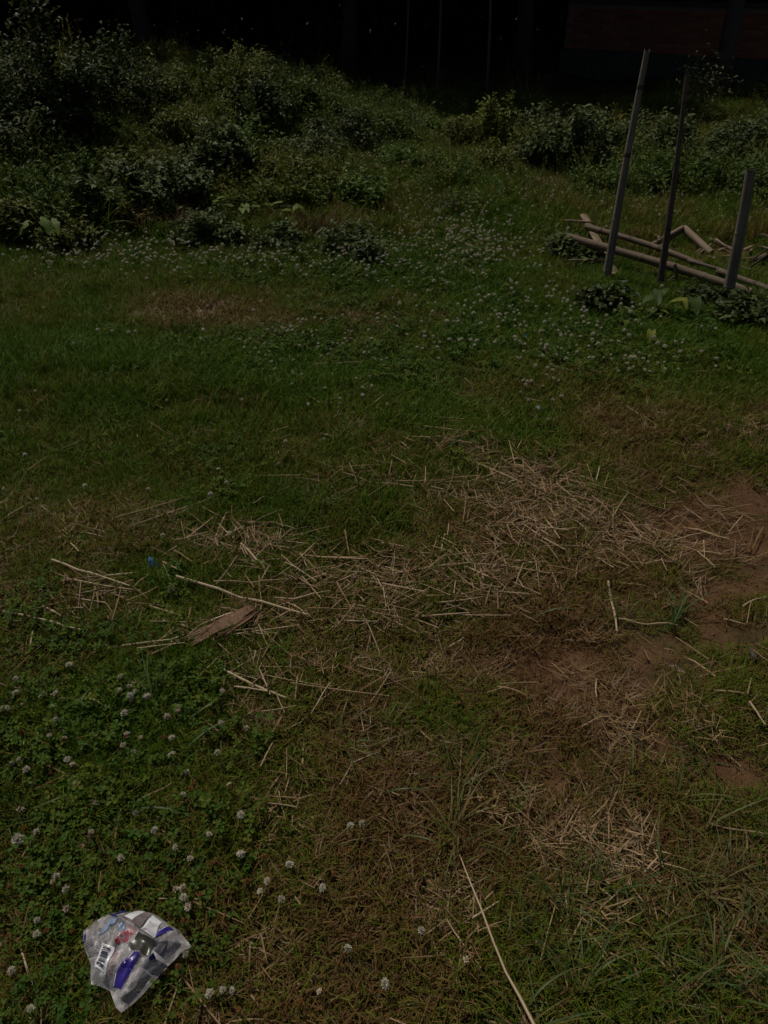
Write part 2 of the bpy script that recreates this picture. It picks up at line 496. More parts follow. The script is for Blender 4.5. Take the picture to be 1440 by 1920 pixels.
def grid_points(x0, x1, y0, y1, dens):
    n = int((x1 - x0) * (y1 - y0) * dens)
    x = RNG.uniform(x0, x1, n); y = RNG.uniform(y0, y1, n)
    k = in_view(x, y)
    return x[k], y[k]

def rots(n, tilt=0.15):
    return np.stack([RNG.normal(0, tilt, n), RNG.normal(0, tilt, n), RNG.uniform(0, 6.283, n)], 1)

def pts_on_ground(x, y, dz=0.0):
    return np.stack([x, y, H(x, y) - 0.012 * soil_map(x, y) + dz], 1)

rnd = random.Random(5)
# short matted grass
protos = []
for k in range(8):
    mb = MB()
    for b in range(84):
        a = rnd.uniform(0, 6.283); r = 0.066 * math.sqrt(rnd.random())
        blade_into(mb, (r * math.cos(a), r * math.sin(a), 0), rnd.uniform(0.018, 0.048), rnd.uniform(0.0016, 0.0030), rnd.uniform(0, 6.283),
                   rnd.uniform(0.2, 1.25), rnd.uniform(0.2, 1.3), 3, rnd.random(), rnd.uniform(-0.8, 0.8))
    protos.append(mb.mesh('short_tuft', M_grass))
C_short = proto_collection('short_tuft', protos)
# upright green lawn grass
protos = []
for k in range(6):
    mb = MB()
    for b in range(60):
        a = rnd.uniform(0, 6.283); r = 0.072 * math.sqrt(rnd.random())
        blade_into(mb, (r * math.cos(a), r * math.sin(a), 0), rnd.uniform(0.04, 0.085), rnd.uniform(0.002, 0.0035), rnd.uniform(0, 6.283),
                   rnd.uniform(0.05, 0.6), rnd.uniform(0.3, 1.4), 4, rnd.random(), rnd.uniform(-0.6, 0.6))
    protos.append(mb.mesh('lawn_tuft', M_grass))
C_lawn = proto_collection('lawn_tuft', protos)
# long arching grass
protos = []
for k in range(7):
    mb = MB()
    for b in range(11):
        a = rnd.uniform(0, 6.283); r = 0.02 * math.sqrt(rnd.random())
        blade_into(mb, (r * math.cos(a), r * math.sin(a), 0), rnd.uniform(0.07, 0.20), rnd.uniform(0.0022, 0.0046), rnd.uniform(0, 6.283),
                   rnd.uniform(0.3, 1.0), rnd.uniform(0.5, 1.5), 6, rnd.random(), rnd.uniform(-0.5, 0.5))
    protos.append(mb.mesh('long_tuft', M_long))
C_long = proto_collection('long_tuft', protos)
# dead, curled thatch
protos = []
for k in range(5):
    mb = MB()
    for b in range(40):
        a = rnd.uniform(0, 6.283); r = 0.065 * math.sqrt(rnd.random())
        blade_into(mb, (r * math.cos(a), r * math.sin(a), rnd.uniform(0.002, 0.014)), rnd.uniform(0.025, 0.07), rnd.uniform(0.0014, 0.0028), rnd.uniform(0, 6.283),
                   rnd.uniform(1.1, 1.5), rnd.uniform(-0.5, 0.7), 4, rnd.random(), rnd.uniform(-1.5, 1.5))
    protos.append(mb.mesh('thatch', M_straw_i))
C_thatch = proto_collection('thatch', protos)
# clover leaves
protos = []
for k in range(6):
    mb = MB()
    for b in range(34):
        a = rnd.uniform(0, 6.283); r = 0.062 * math.sqrt(rnd.random())
        top = np.array([r * math.cos(a) * 1.1, r * math.sin(a) * 1.1, rnd.uniform(0.012, 0.05)])
        mb.tube([(r * math.cos(a) * 0.8, r * math.sin(a) * 0.8, 0), top * np.array([0.92, 0.92, 0.7]), top], 0.0006, 3, False, 0.6)
        tilt = Euler((rnd.uniform(-0.5, 0.5), rnd.uniform(-0.5, 0.5), rnd.uniform(0, 6.283))).to_matrix()
        R = rnd.uniform(0.006, 0.0115); s = rnd.random()
        for q in range(3):
            a0 = q * 2.0944
            def P(rr, da, z): return top + np.array(tilt @ Vector((R * rr * math.cos(a0 + da), R * rr * math.sin(a0 + da), R * z)))
            mb.add([top, P(0.55, -0.62, 0.12), P(1.0, -0.5, 0.15), P(1.12, 0, 0.0), P(1.0, 0.5, 0.15), P(0.55, 0.62, 0.12)],
                   [(0, 1, 2, 3), (0, 3, 4, 5)], s + rnd.uniform(-0.08, 0.08))
    protos.append(mb.mesh('clover_plant', M_clover))
C_clover = proto_collection('clover_plant', protos)
# leafy weed sprigs
protos = []
for k in range(8):
    n = rnd.randint(16, 26)
    hgt = rnd.uniform(0.10, 0.20)
    lean = np.array([rnd.uniform(-0.05, 0.05), rnd.uniform(-0.05, 0.05), hgt])
    t = np.linspace(0.15, 1, n)
    az = np.arange(n) * 2.4 + rnd.random()
    pos = t[:, None] * lean[None] + np.stack([np.cos(az), np.sin(az), az * 0], 1) * 0.01
    up = RNG.uniform(0.0, 0.9, n)
    di = np.stack([np.cos(az), np.sin(az), up], 1)
    L = RNG.uniform(0.028, 0.055, n) * (1.1 - 0.4 * t); W = L * (0.45 if k % 2 else 0.6)
    V, Fc, S = leaves_mesh(pos, di, L, W, RNG.normal(0, 0.4, n), RNG.random(n))
    mb = MB(); mb.add(V, [tuple(q) for q in Fc], S)
    mb.tube([(0, 0, 0), lean * 0.5 + np.array([0.005, 0, 0]), lean], [0.0018, 0.0014, 0.0008], 4, False, 0.3)
    protos.append(mb.mesh('weed_sprig', M_weed))
for k in range(4):
    mb = MB()
    for b in range(26 if k < 3 else 9):
        a = rnd.uniform(0, 6.283); r = 0.05 * math.sqrt(rnd.random())
        L = rnd.uniform(0.10, 0.26) if k < 3 else rnd.uniform(0.22, 0.38)
        blade_into(mb, (r * math.cos(a), r * math.sin(a), 0), L, rnd.uniform(0.003, 0.007) if k < 3 else 0.0025, rnd.uniform(0, 6.283), rnd.uniform(0.02, 0.4), rnd.uniform(0.2, 1.3) * (1 if k < 3 else 0.4), 5, rnd.random() * (1 if k < 3 else 0.2), rnd.uniform(-0.6, 0.6))
        if k == 3:
            top = mb.v[-1]
            for q in range(5):
                blade_into(mb, (top[0], top[1], top[2] - 0.02 * q), 0.03, 0.004, rnd.uniform(0, 6.283), 0.7, 0.6, 2, 0.05)
    protos.append(mb.mesh('weed_sprig', M_weed))
C_weed = proto_collection('weed_sprig', protos)
# straw bits
protos = []
for k in range(8):
    mb = MB()
    L = rnd.uniform(0.045, 0.13); r = rnd.uniform(0.0009, 0.0018)
    bend = rnd.uniform(-0.07, 0.07)
    pts = []
    for i in range(4):
        t = i / 3 - 0.5
        pts.append((L * t, bend * L * (t * t - 0.1), 0.004 + rnd.uniform(0, 0.006)))
    mb.tube(pts, [r, r * 1.05, r, r * 0.7], 5, True, rnd.random())
    protos.append(mb.mesh('straw_bit', M_straw_i))
C_straw = proto_collection('straw_bit', protos)

def clip01(a): return np.clip(a, 0, 1)

# --- scatter: short grass in three rings of density
for nm, lab, box, dens, size in (('short_grass', 'short matted olive and brown grass in the near ground', (-1.7, 1.7, 0.3, 2.5), 760, 1.0),
                                 ('short_grass', 'short grass in the middle of the clearing', (-3.4, 3.4, 2.5, 5.4), 420, 1.25)):
    x, y = grid_points(*box, dens)
    s = soil_map(x, y)
    keep = RNG.random(len(x)) > s * 0.86 - 0.02
    x, y, s = x[keep], y[keep], s[keep]
    g = green_map(x, y)
    n = len(x)
    tint = clip01(g * 0.85 + RNG.normal(0, 0.10, n) - 0.08 * s)
    sc = size * RNG.uniform(0.7, 1.25, n) * (1 - 0.35 * s)
    scatter(nm, lab, 'grass', C_short, pts_on_ground(x, y), rots(n), sc, tint, RNG.integers(0, 8, n))
# lawn grass where it is lush
x, y = grid_points(-3.4, 3.4, 0.4, 6.4, 430)
g = green_map(x, y); s = soil_map(x, y)
keep = (RNG.random(len(x)) < clip01((g - 0.42) * 2.4)) & (s < 0.35)
x, y, g = x[keep], y[keep], g[keep]; n = len(x)
tall = 0.55 + 0.5 * clip01(0.5 + 0.8 * vnoise(x * 1.6, y * 1.6, 12)) + 0.35 * clip01(long_b(x, y))
scatter('lawn_grass', 'lush upright green grass between the clover patches', 'grass', C_lawn, pts_on_ground(x, y), rots(n), tall * RNG.uniform(0.75, 1.2, n), clip01(g * 0.84 + RNG.normal(0, 0.1, n)), RNG.integers(0, 6, n))
# long grass
x, y = grid_points(-3.4, 3.4, 0.35, 6.0, 400)
lb = long_b(x, y)
keep = (RNG.random(len(x)) < clip01(lb * 0.85 + 0.012)) & (soil_map(x, y) < 0.5)
x, y = x[keep], y[keep]; n = len(x)
g = green_map(x, y)
scatter('long_grass', 'longer arching grass blades in scattered tufts', 'grass', C_long, pts_on_ground(x, y), rots(n, 0.2), RNG.uniform(0.45, 1.0, n) * (0.72 + 0.28 * (y < 2.2)), clip01(g + RNG.normal(0.12, 0.22, n)), RNG.integers(0, 7, n))
# thatch
x, y = grid_points(-3.0, 3.0, 0.3, 4.2, 560)
dr = drygrass_b(x, y)
w = clip01(0.40 - 0.55 * green_map(x, y) + 0.5 * dr + 0.3 * clip01(straw_b(x, y)))
keep = (RNG.random(len(x)) < w) & (RNG.random(len(x)) > soil_map(x, y) * 0.75)
x, y, dr = x[keep], y[keep], dr[keep]; n = len(x)
scatter('dry_thatch', 'dead brown curled grass lying between the living blades', 'dry grass', C_thatch, pts_on_ground(x, y, 0.004), rots(n, 0.2), RNG.uniform(0.6, 1.1, n) * (1 + 0.3 * clip01(dr)), clip01(RNG.normal(0.14, 0.24, n) + 0.25 * dr), RNG.integers(0, 5, n))
# clover leaves
x, y = grid_points(-3.4, 3.4, 0.35, 6.4, 520)
cb = clover_b(x, y) + 0.35 * vnoise(x * 5, y * 5, 13)
keep = (RNG.random(len(x)) < clip01((cb - 0.20) * 0.68)) & (soil_map(x, y) < 0.4)
x, y = x[keep], y[keep]; n = len(x)
scatter('clover_leaves', 'patches of small round green clover leaves', 'clover', C_clover, pts_on_ground(x, y), rots(n, 0.2), RNG.uniform(0.7, 1.25, n), clip01(RNG.normal(0.62, 0.34, n)), RNG.integers(0, 6, n))
# far grass and weeds
x, y = grid_points(-6.0, 7.0, 5.2, 11.8, 230)
n = len(x); mm = mound(x, y)
g = clip01(0.62 + 0.25 * vnoise(x * 1.2, y * 1.2, 14) + 0.2 * vnoise(x * 4, y * 4, 15) - 0.25 * soil_map(x, y))
keep = RNG.random(n) > soil_map(x, y)
x, y, g = x[keep], y[keep], g[keep]; n = len(x)
scatter('bank_grass', 'rough grass covering the bank and the slope behind the posts', 'grass', C_lawn, pts_on_ground(x, y), rots(n, 0.25), RNG.uniform(0.9, 1.9, n) * (1 - 0.45 * (mound(x, y) > 0.05)), clip01(g * 0.9 + RNG.normal(0, 0.12, n)), RNG.integers(0, 6, n))
x, y = grid_points(-6.0, 7.0, 5.0, 12.2, 640)
mm = mound(x, y)
w = clip01(0.9 * (mm > 0.04) + 0.7 * sstep((y - 5.6) / 1.2) * (x > -0.5)) * clip01(0.78 + 0.75 * vnoise(x * 2.1, y * 2.1, 16))
keep = (RNG.random(len(x)) < w) & (soil_map(x, y) < 0.5)
x, y = x[keep], y[keep]; n = len(x)
hv = 0.60 + 1.0 * clip01(0.35 + vnoise(x * 1.7, y * 1.7, 17)) ** 1.5
scatter('weed_cover', 'dense low leafy weeds growing over the bank', 'weeds', C_weed, pts_on_ground(x, y), rots(n, 0.3), hv * RNG.uniform(0.65, 1.15, n), clip01(0.55 + 0.35 * vnoise(x * 0.9, y * 0.9, 18) + RNG.normal(0, 0.15, n)), np.where(RNG.random(n) < 0.9, RNG.integers(4, 12, n), RNG.integers(0, 4, n)))
# crumbs of soil
m, nt = new_mat('soil_crumb')
finish(nt, ramp(nt, attr(nt, 'tint', 'INSTANCER'), [(0, (0.045, 0.022, 0.011)), (0.6, (0.10, 0.052, 0.025)), (1, (0.19, 0.115, 0.06))]), 0.9, 0.1)
protos = []
for k in range(5):
    bm = bmesh.new(); bmesh.ops.create_icosphere(bm, subdivisions=1, radius=1.0)
    for v in bm.verts: v.co = v.co * rnd.uniform(0.6, 1.25); v.co.z *= 0.7
    me = bpy.data.meshes.new('soil_crumb'); bm.to_mesh(me); bm.free(); me.materials.append(m); protos.append(me)
C_crumb = proto_collection('soil_crumb', protos)
x, y = grid_points(-1.8, 3.4, 0.4, 3.4, 2600)
k = RNG.random(len(x)) < soil_map(x, y) * 0.9
x, y = x[k], y[k]; n = len(x)
scatter('soil_crumbs', 'small loose crumbs of brown earth on the bare soil', 'soil', C_crumb, pts_on_ground(x, y, 0.001), rots(n, 1.0), 0.0012 + 0.005 * RNG.random(n) ** 4, RNG.random(n), RNG.integers(0, 5, n))
# straw litter
x, y = straw_b.sample(1800)
x2, y2 = grid_points(-1.8, 1.8, 0.5, 3.4, 50)
x = np.concatenate([x, x2]); y = np.concatenate([y, y2])
n = len(x)
rt = np.stack([RNG.normal(0, 0.12, n), RNG.normal(0, 0.16, n), RNG.uniform(0, 6.283, n)], 1)
sc = RNG.uniform(0.55, 1.3, n)
scatter('straw_litter', 'thin layer of short broken straw bits scattered in drifts', 'straw', C_straw, pts_on_ground(x, y, 0.013) + np.stack([x * 0, x * 0, RNG.uniform(-0.008, 0.014, n)], 1),
        rt, np.stack([sc, RNG.uniform(0.7, 1.2, n), RNG.uniform(0.7, 1.2, n)], 1), clip01(RNG.normal(0.34, 0.30, n)), RNG.integers(0, 8, n))

# ------------------------------------------------------------------ far background: brick wall, trees
def box_into(mb, x0, x1, y0, y1, z0, z1, s=0.5):
    v = [(x, y, z) for z in (z0, z1) for y in (y0, y1) for x in (x0, x1)]
    mb.add(v, [(0, 2, 3, 1), (4, 5, 7, 6), (0, 1, 5, 4), (2, 6, 7, 3), (0, 4, 6, 2), (1, 3, 7, 5)], s)

m, nt = new_mat('red_brick')
oi = N(nt, 'ShaderNodeObjectInfo')
n = noise_tex(nt, 25, 4, 0.6)
f_ = math_n(nt, 'ADD', math_n(nt, 'MULTIPLY', oi.outputs['Random'], 0.6), math_n(nt, 'MULTIPLY', n, 0.4))
finish(nt, ramp(nt, f_, [(0.1, (0.20, 0.07, 0.045)), (0.9, (0.36, 0.13, 0.085))]), 0.85, 0.15, 0, bump(nt, n, 0.4, 0.004))
M_brick = m
m, nt = new_mat('mortar'); n = noise_tex(nt, 20, 4, 0.7); finish(nt, ramp(nt, n, [(0.3, (0.16, 0.13, 0.11)), (0.7, (0.27, 0.23, 0.20))]), 0.9, 0.1, 0, bump(nt, n, 0.5, 0.004)); M_mortar = m
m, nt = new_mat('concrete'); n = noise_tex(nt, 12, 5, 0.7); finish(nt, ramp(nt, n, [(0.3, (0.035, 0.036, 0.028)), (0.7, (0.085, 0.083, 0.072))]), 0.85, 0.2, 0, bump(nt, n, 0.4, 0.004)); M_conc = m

A = at_y(1060, 60, 15.4); B = at_y(1530, 60, 13.0)
wl = math.hypot(B[0] - A[0], B[1] - A[1]); wa = math.atan2(B[1] - A[1], B[0] - A[0])
wz0 = float(H(A[0], A[1])) - 0.05
top_z = at_y(1440, 7, A[1] + (B[1] - A[1]) * 0.81)[2]
ledge = at_y(1200, 100, A[1] + (B[1] - A[1]) * 0.3)[2]
wall = thing('brick_wall', 'old red brick wall with concrete base and coping in deep shade', 'wall', (A[0], A[1], 0), wa)
wall['kind'] = 'thing'
mb = MB(); box_into(mb, 0, wl, 0.012, 0.20, ledge + 0.02, top_z - 0.05); link('mortar_core', mb.mesh('mortar_core', M_mortar), wall)
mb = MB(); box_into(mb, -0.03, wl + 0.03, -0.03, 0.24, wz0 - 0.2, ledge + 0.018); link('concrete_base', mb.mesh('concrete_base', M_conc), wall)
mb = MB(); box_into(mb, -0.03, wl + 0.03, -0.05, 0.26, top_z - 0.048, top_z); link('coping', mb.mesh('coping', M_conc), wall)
bm = bmesh.new(); bmesh.ops.create_cube(bm, size=1.0)
bmesh.ops.scale(bm, vec=(0.205, 0.09, 0.062), verts=bm.verts)
bmesh.ops.bevel(bm, geom=bm.edges, offset=0.004, segments=1, affect='EDGES')
brick_me = bpy.data.meshes.new('brick'); bm.to_mesh(brick_me); bm.free(); brick_me.materials.append(M_brick)
nrow = int((top_z - 0.05 - ledge - 0.02) / 0.073)
for r in range(nrow):
    x0 = 0.11 + (0.108 if r % 2 else 0)
    while x0 < wl - 0.1:
        link('brick', brick_me, wall, (x0, 0.045 + random.uniform(-0.003, 0.004), ledge + 0.02 + 0.037 + 0.073 * r), (0, 0, random.uniform(-0.01, 0.01)))
        x0 += 0.216

# trees: the crowns stand above the picture and shade the back of the clearing
def crown_mesh(name, R, Hh, nleaf, size, mat, seed):
    r = np.random.default_rng(seed)
    cl = r.normal(size=(38, 3)); cl /= np.linalg.norm(cl, axis=1, keepdims=True)
    cl *= r.uniform(0.35, 0.95, (38, 1)) * np.array([R, R, Hh])
    k = r.integers(0, 38, nleaf)
    p = cl[k] + r.normal(size=(nleaf, 3)) * np.array([R, R, Hh]) * 0.20
    di = r.normal(size=(nleaf, 3)); di[:, 2] = di[:, 2] * 0.4 - 0.2
    L = size * r.uniform(0.7, 1.3, nleaf)
    V, Fc, S = leaves_mesh(p, di, L, L * 0.6, r.normal(0, 0.6, nleaf), r.random(nleaf))
    return mk_mesh(name, V, Fc, mat, S)
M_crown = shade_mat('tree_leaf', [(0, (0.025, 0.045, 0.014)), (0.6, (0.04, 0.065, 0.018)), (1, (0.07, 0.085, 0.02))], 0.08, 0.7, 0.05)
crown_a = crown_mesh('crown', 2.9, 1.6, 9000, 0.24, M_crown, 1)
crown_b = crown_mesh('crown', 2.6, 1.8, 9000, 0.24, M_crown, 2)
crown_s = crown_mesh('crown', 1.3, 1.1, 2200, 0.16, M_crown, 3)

def tree(name, label, x, y, r0, hgt, cme, cz, mat, lean=(0, 0), group=None, scale=1.0):
    z = float(H(x, y)) - 0.05
    t = thing(name, label, 'tree', (x, y, z), random.uniform(0, 6.28), group)
    t.rotation_euler = (0, 0, 0)
    mb = MB(); pts = []; rr = []
    for i in range(9):
        q = i / 8
        pts.append((lean[0] * q * hgt + 0.05 * math.sin(q * 5 + x), lean[1] * q * hgt + 0.04 * math.sin(q * 4 + y), q * hgt))
        rr.append(r0 * (1.25 if i == 0 else 1.0) * (1 - 0.6 * q))
    mb.tube(pts, rr, 10); link('trunk', mb.mesh('trunk', mat, True), t)
    mb = MB()
    top = np.array(pts[6])
    for i in range(7):
        a = i * 0.9 + x; e = np.array([math.cos(a) * 1.5 * scale, math.sin(a) * 1.5 * scale, hgt * random.uniform(0.1, 0.3)])
        mb.tube([top * (0.75 + 0.05 * i), top * (0.75 + 0.05 * i) + e * 0.5 + np.array([0, 0, 0.1]), top * (0.75 + 0.05 * i) + e], [r0 * 0.35, r0 * 0.22, r0 * 0.08], 6)
    link('limbs', mb.mesh('limbs', mat, True), t)
    c = link('crown', cme, t, (lean[0] * cz, lean[1] * cz, cz), (0, 0, random.uniform(0, 6.28))); c.scale = (scale, scale, scale); c['kind'] = 'stuff'
    return t
p = at_y(1382, 60, 12.4)
TREES = [(p[0], 12.4, 0.13, 'dark trunk standing in front of the red brick wall'),
         (-7.4, 14.0, 0.16, 'shade tree behind the far left end of the bank'), (-3.9, 14.6, 0.15, 'shade tree behind the left part of the bank'),
         (-0.6, 15.3, 0.14, 'shade tree deep behind the middle of the bank'), (2.4, 15.5, 0.16, 'shade tree left of the brick wall end'),
         (8.6, 15.6, 0.16, 'shade tree at the right end of the brick wall'), (-1.8, 19.5, 0.17, 'rear shade tree furthest back in the dark wood'),
         (5.6, 16.6, 0.17, 'shade tree behind the brick wall'), (-5.5, 19.0, 0.17, 'rear shade tree on the dark left side'), (1.2, 20.5, 0.17, 'rearmost tree behind the slender pale trunks'),
         (-11.5, 14.2, 0.17, 'shade tree outermost on the left behind the bank'), (-8.8, 12.0, 0.17, 'shade tree left of the bank, nearest of the trees'), (4.4, 20.5, 0.17, 'rear shade tree behind the right part of the wood'), (-9.5, 17.5, 0.17, 'rear shade tree at the left end of the wood'), (10.5, 19.0, 0.17, 'rear shade tree at the right end of the wood')]
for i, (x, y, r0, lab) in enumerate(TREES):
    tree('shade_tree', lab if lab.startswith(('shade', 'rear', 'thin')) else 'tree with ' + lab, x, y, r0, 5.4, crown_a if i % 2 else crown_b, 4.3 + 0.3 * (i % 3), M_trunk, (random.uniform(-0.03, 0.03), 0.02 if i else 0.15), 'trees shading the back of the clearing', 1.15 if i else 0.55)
for u, v, y, w_, lab in ((755, 200, 12.8, 4.6, 'leftmost of the three slender pale trunks in the dark wood'), (812, 214, 12.4, 5.0, 'middle of the three slender pale trunks in the dark wood'), (903, 200, 12.0, 5.4, 'rightmost of the three slender pale trunks in the dark wood')):
    p = at_y(u, v, y)
    tree('slender_tree', lab, p[0], y, w_ * 0.5 * 11 / F, 4.2, crown_s, 3.6, M_pale_trunk, (0.012, 0.0), 'slender pale trees in the dark wood', 1.0)

for i, (x, y, lab) in enumerate(((-10, 20.5, 'dark thicket at the far left behind the trees'), (-6.2, 21.5, 'dark thicket second from the left behind the trees'), (-2.4, 21.0, 'dark thicket behind the crest of the bank'), (1.4, 22.0, 'dark thicket behind the slender pale trunks'),
                                 (5.2, 21.5, 'dark thicket behind the middle of the brick wall'), (9.2, 20.5, 'dark thicket behind the right end of the brick wall'), (13.0, 20.0, 'dark thicket at the far right behind the trees'), (-13.5, 19.5, 'outermost dark thicket on the left'))):
    t = thing('thicket', lab, 'thicket', (x, y, 0), 0, 'dark thickets closing the wood')
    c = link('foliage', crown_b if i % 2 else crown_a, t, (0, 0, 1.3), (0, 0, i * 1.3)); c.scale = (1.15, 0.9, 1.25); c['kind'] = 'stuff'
    mb = MB()
    for k in range(9):
        a = k * 0.7; mb.tube([(0.3 * math.cos(a), 0.3 * math.sin(a), -0.1), (0.8 * math.cos(a), 0.6 * math.sin(a), 1.0), (1.7 * math.cos(a), 1.1 * math.sin(a), 1.9)], [0.05, 0.035, 0.015], 6)
    link('stems', mb.mesh('stems', M_trunk, True), t)

# ------------------------------------------------------------------ shrubs and weeds on the bank
PAL = {
    'olive': [(0, (0.068, 0.084, 0.014)), (0.6, (0.105, 0.124, 0.020)), (1, (0.15, 0.155, 0.032))],
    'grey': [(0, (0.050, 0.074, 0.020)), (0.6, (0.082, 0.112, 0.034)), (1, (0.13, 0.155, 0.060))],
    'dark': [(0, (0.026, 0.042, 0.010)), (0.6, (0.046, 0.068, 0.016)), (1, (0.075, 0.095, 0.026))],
    'yellow': [(0, (0.085, 0.11, 0.014)), (0.6, (0.14, 0.165, 0.022)), (1, (0.20, 0.19, 0.03))],
    'fresh': [(0, (0.055, 0.10, 0.014)), (0.6, (0.085, 0.145, 0.02)), (1, (0.125, 0.175, 0.03))],
    'broad': [(0, (0.030, 0.055, 0.014)), (0.6, (0.045, 0.075, 0.018)), (1, (0.062, 0.092, 0.022))],
    'brown': [(0, (0.05, 0.024, 0.013)), (0.6, (0.105, 0.052, 0.025)), (1, (0.17, 0.095, 0.045))]}
M_leafy = {k: shade_mat('leaf_' + k, v, 0.25, 0.55, 0.2) for k, v in PAL.items()}

def shrub(u, v, hpx, wpx, pal, nleaf, leaf, label, name='shrub', cat='shrub', aspect=0.5, openness=0.0, group='shrubs and weeds on the bank', dy=0.0):
    c = ground(u, v); k = depth(c) / F
    hgt, wid = hpx * k * 1.06, wpx * k * 1.18
    c[1] += dy; c[2] = float(H(c[0], c[1]))
    nleaf = int(nleaf * 1.3)
    r = np.random.default_rng(int(u * 7 + v))
    t = thing(name, label, cat, (c[0], c[1], c[2] - 0.02), 0, group)
    ns = max(7, int(wid * 26))
    mb = MB(); tips = []
    for i in range(ns):
        a = r.uniform(0, 6.283); q = math.sqrt(r.uniform(0, 1))
        e = np.array([math.cos(a) * q * wid * 0.48, math.sin(a) * q * min(wid, 0.9) * 0.42, hgt * (0.98 - 0.55 * q ** 2) * r.uniform(0.72, 1.02)])
        b = np.array([e[0] * 0.45, e[1] * 0.45, 0.0])
        mid = b * 0.45 + e * 0.5; mid[2] = e[2] * 0.58
        sag = e + np.array([math.cos(a), math.sin(a), -0.2]) * 0.02
        mb.tube([b, mid, sag], [0.004, 0.003, 0.0012], 4, False, 0.4)
        tips.append((b, mid, sag))
    link('stems', mb.mesh('stems', M_wstem), t)
    per = r.integers(0, ns, nleaf)
    T = np.array([[a_, m_, s_] for a_, m_, s_ in tips])
    tt = r.beta(2.2, 1.15, nleaf)[:, None]
    P = (1 - tt) ** 2 * T[per, 0] + 2 * tt * (1 - tt) * (2 * T[per, 1] - 0.5 * (T[per, 0] + T[per, 2])) + tt ** 2 * T[per, 2]
    P = P + r.normal(size=(nleaf, 3)) * (0.032 + openness)
    P[:, 2] = np.maximum(P[:, 2], 0.01)
    a = r.uniform(0, 6.283, nleaf)
    di = np.stack([np.cos(a), np.sin(a), r.normal(0.15, 0.45, nleaf)], 1)
    L = leaf * r.uniform(0.6, 1.3, nleaf)
    V, Fc, S = leaves_mesh(P, di, L, L * aspect, r.normal(0, 0.5, nleaf), clip01(r.normal(0.5, 0.25, nleaf)), 0.22, 0.22)
    fo = link('foliage', mk_mesh('foliage', V, Fc, M_leafy[pal], S), t); fo['kind'] = 'stuff'
    return t

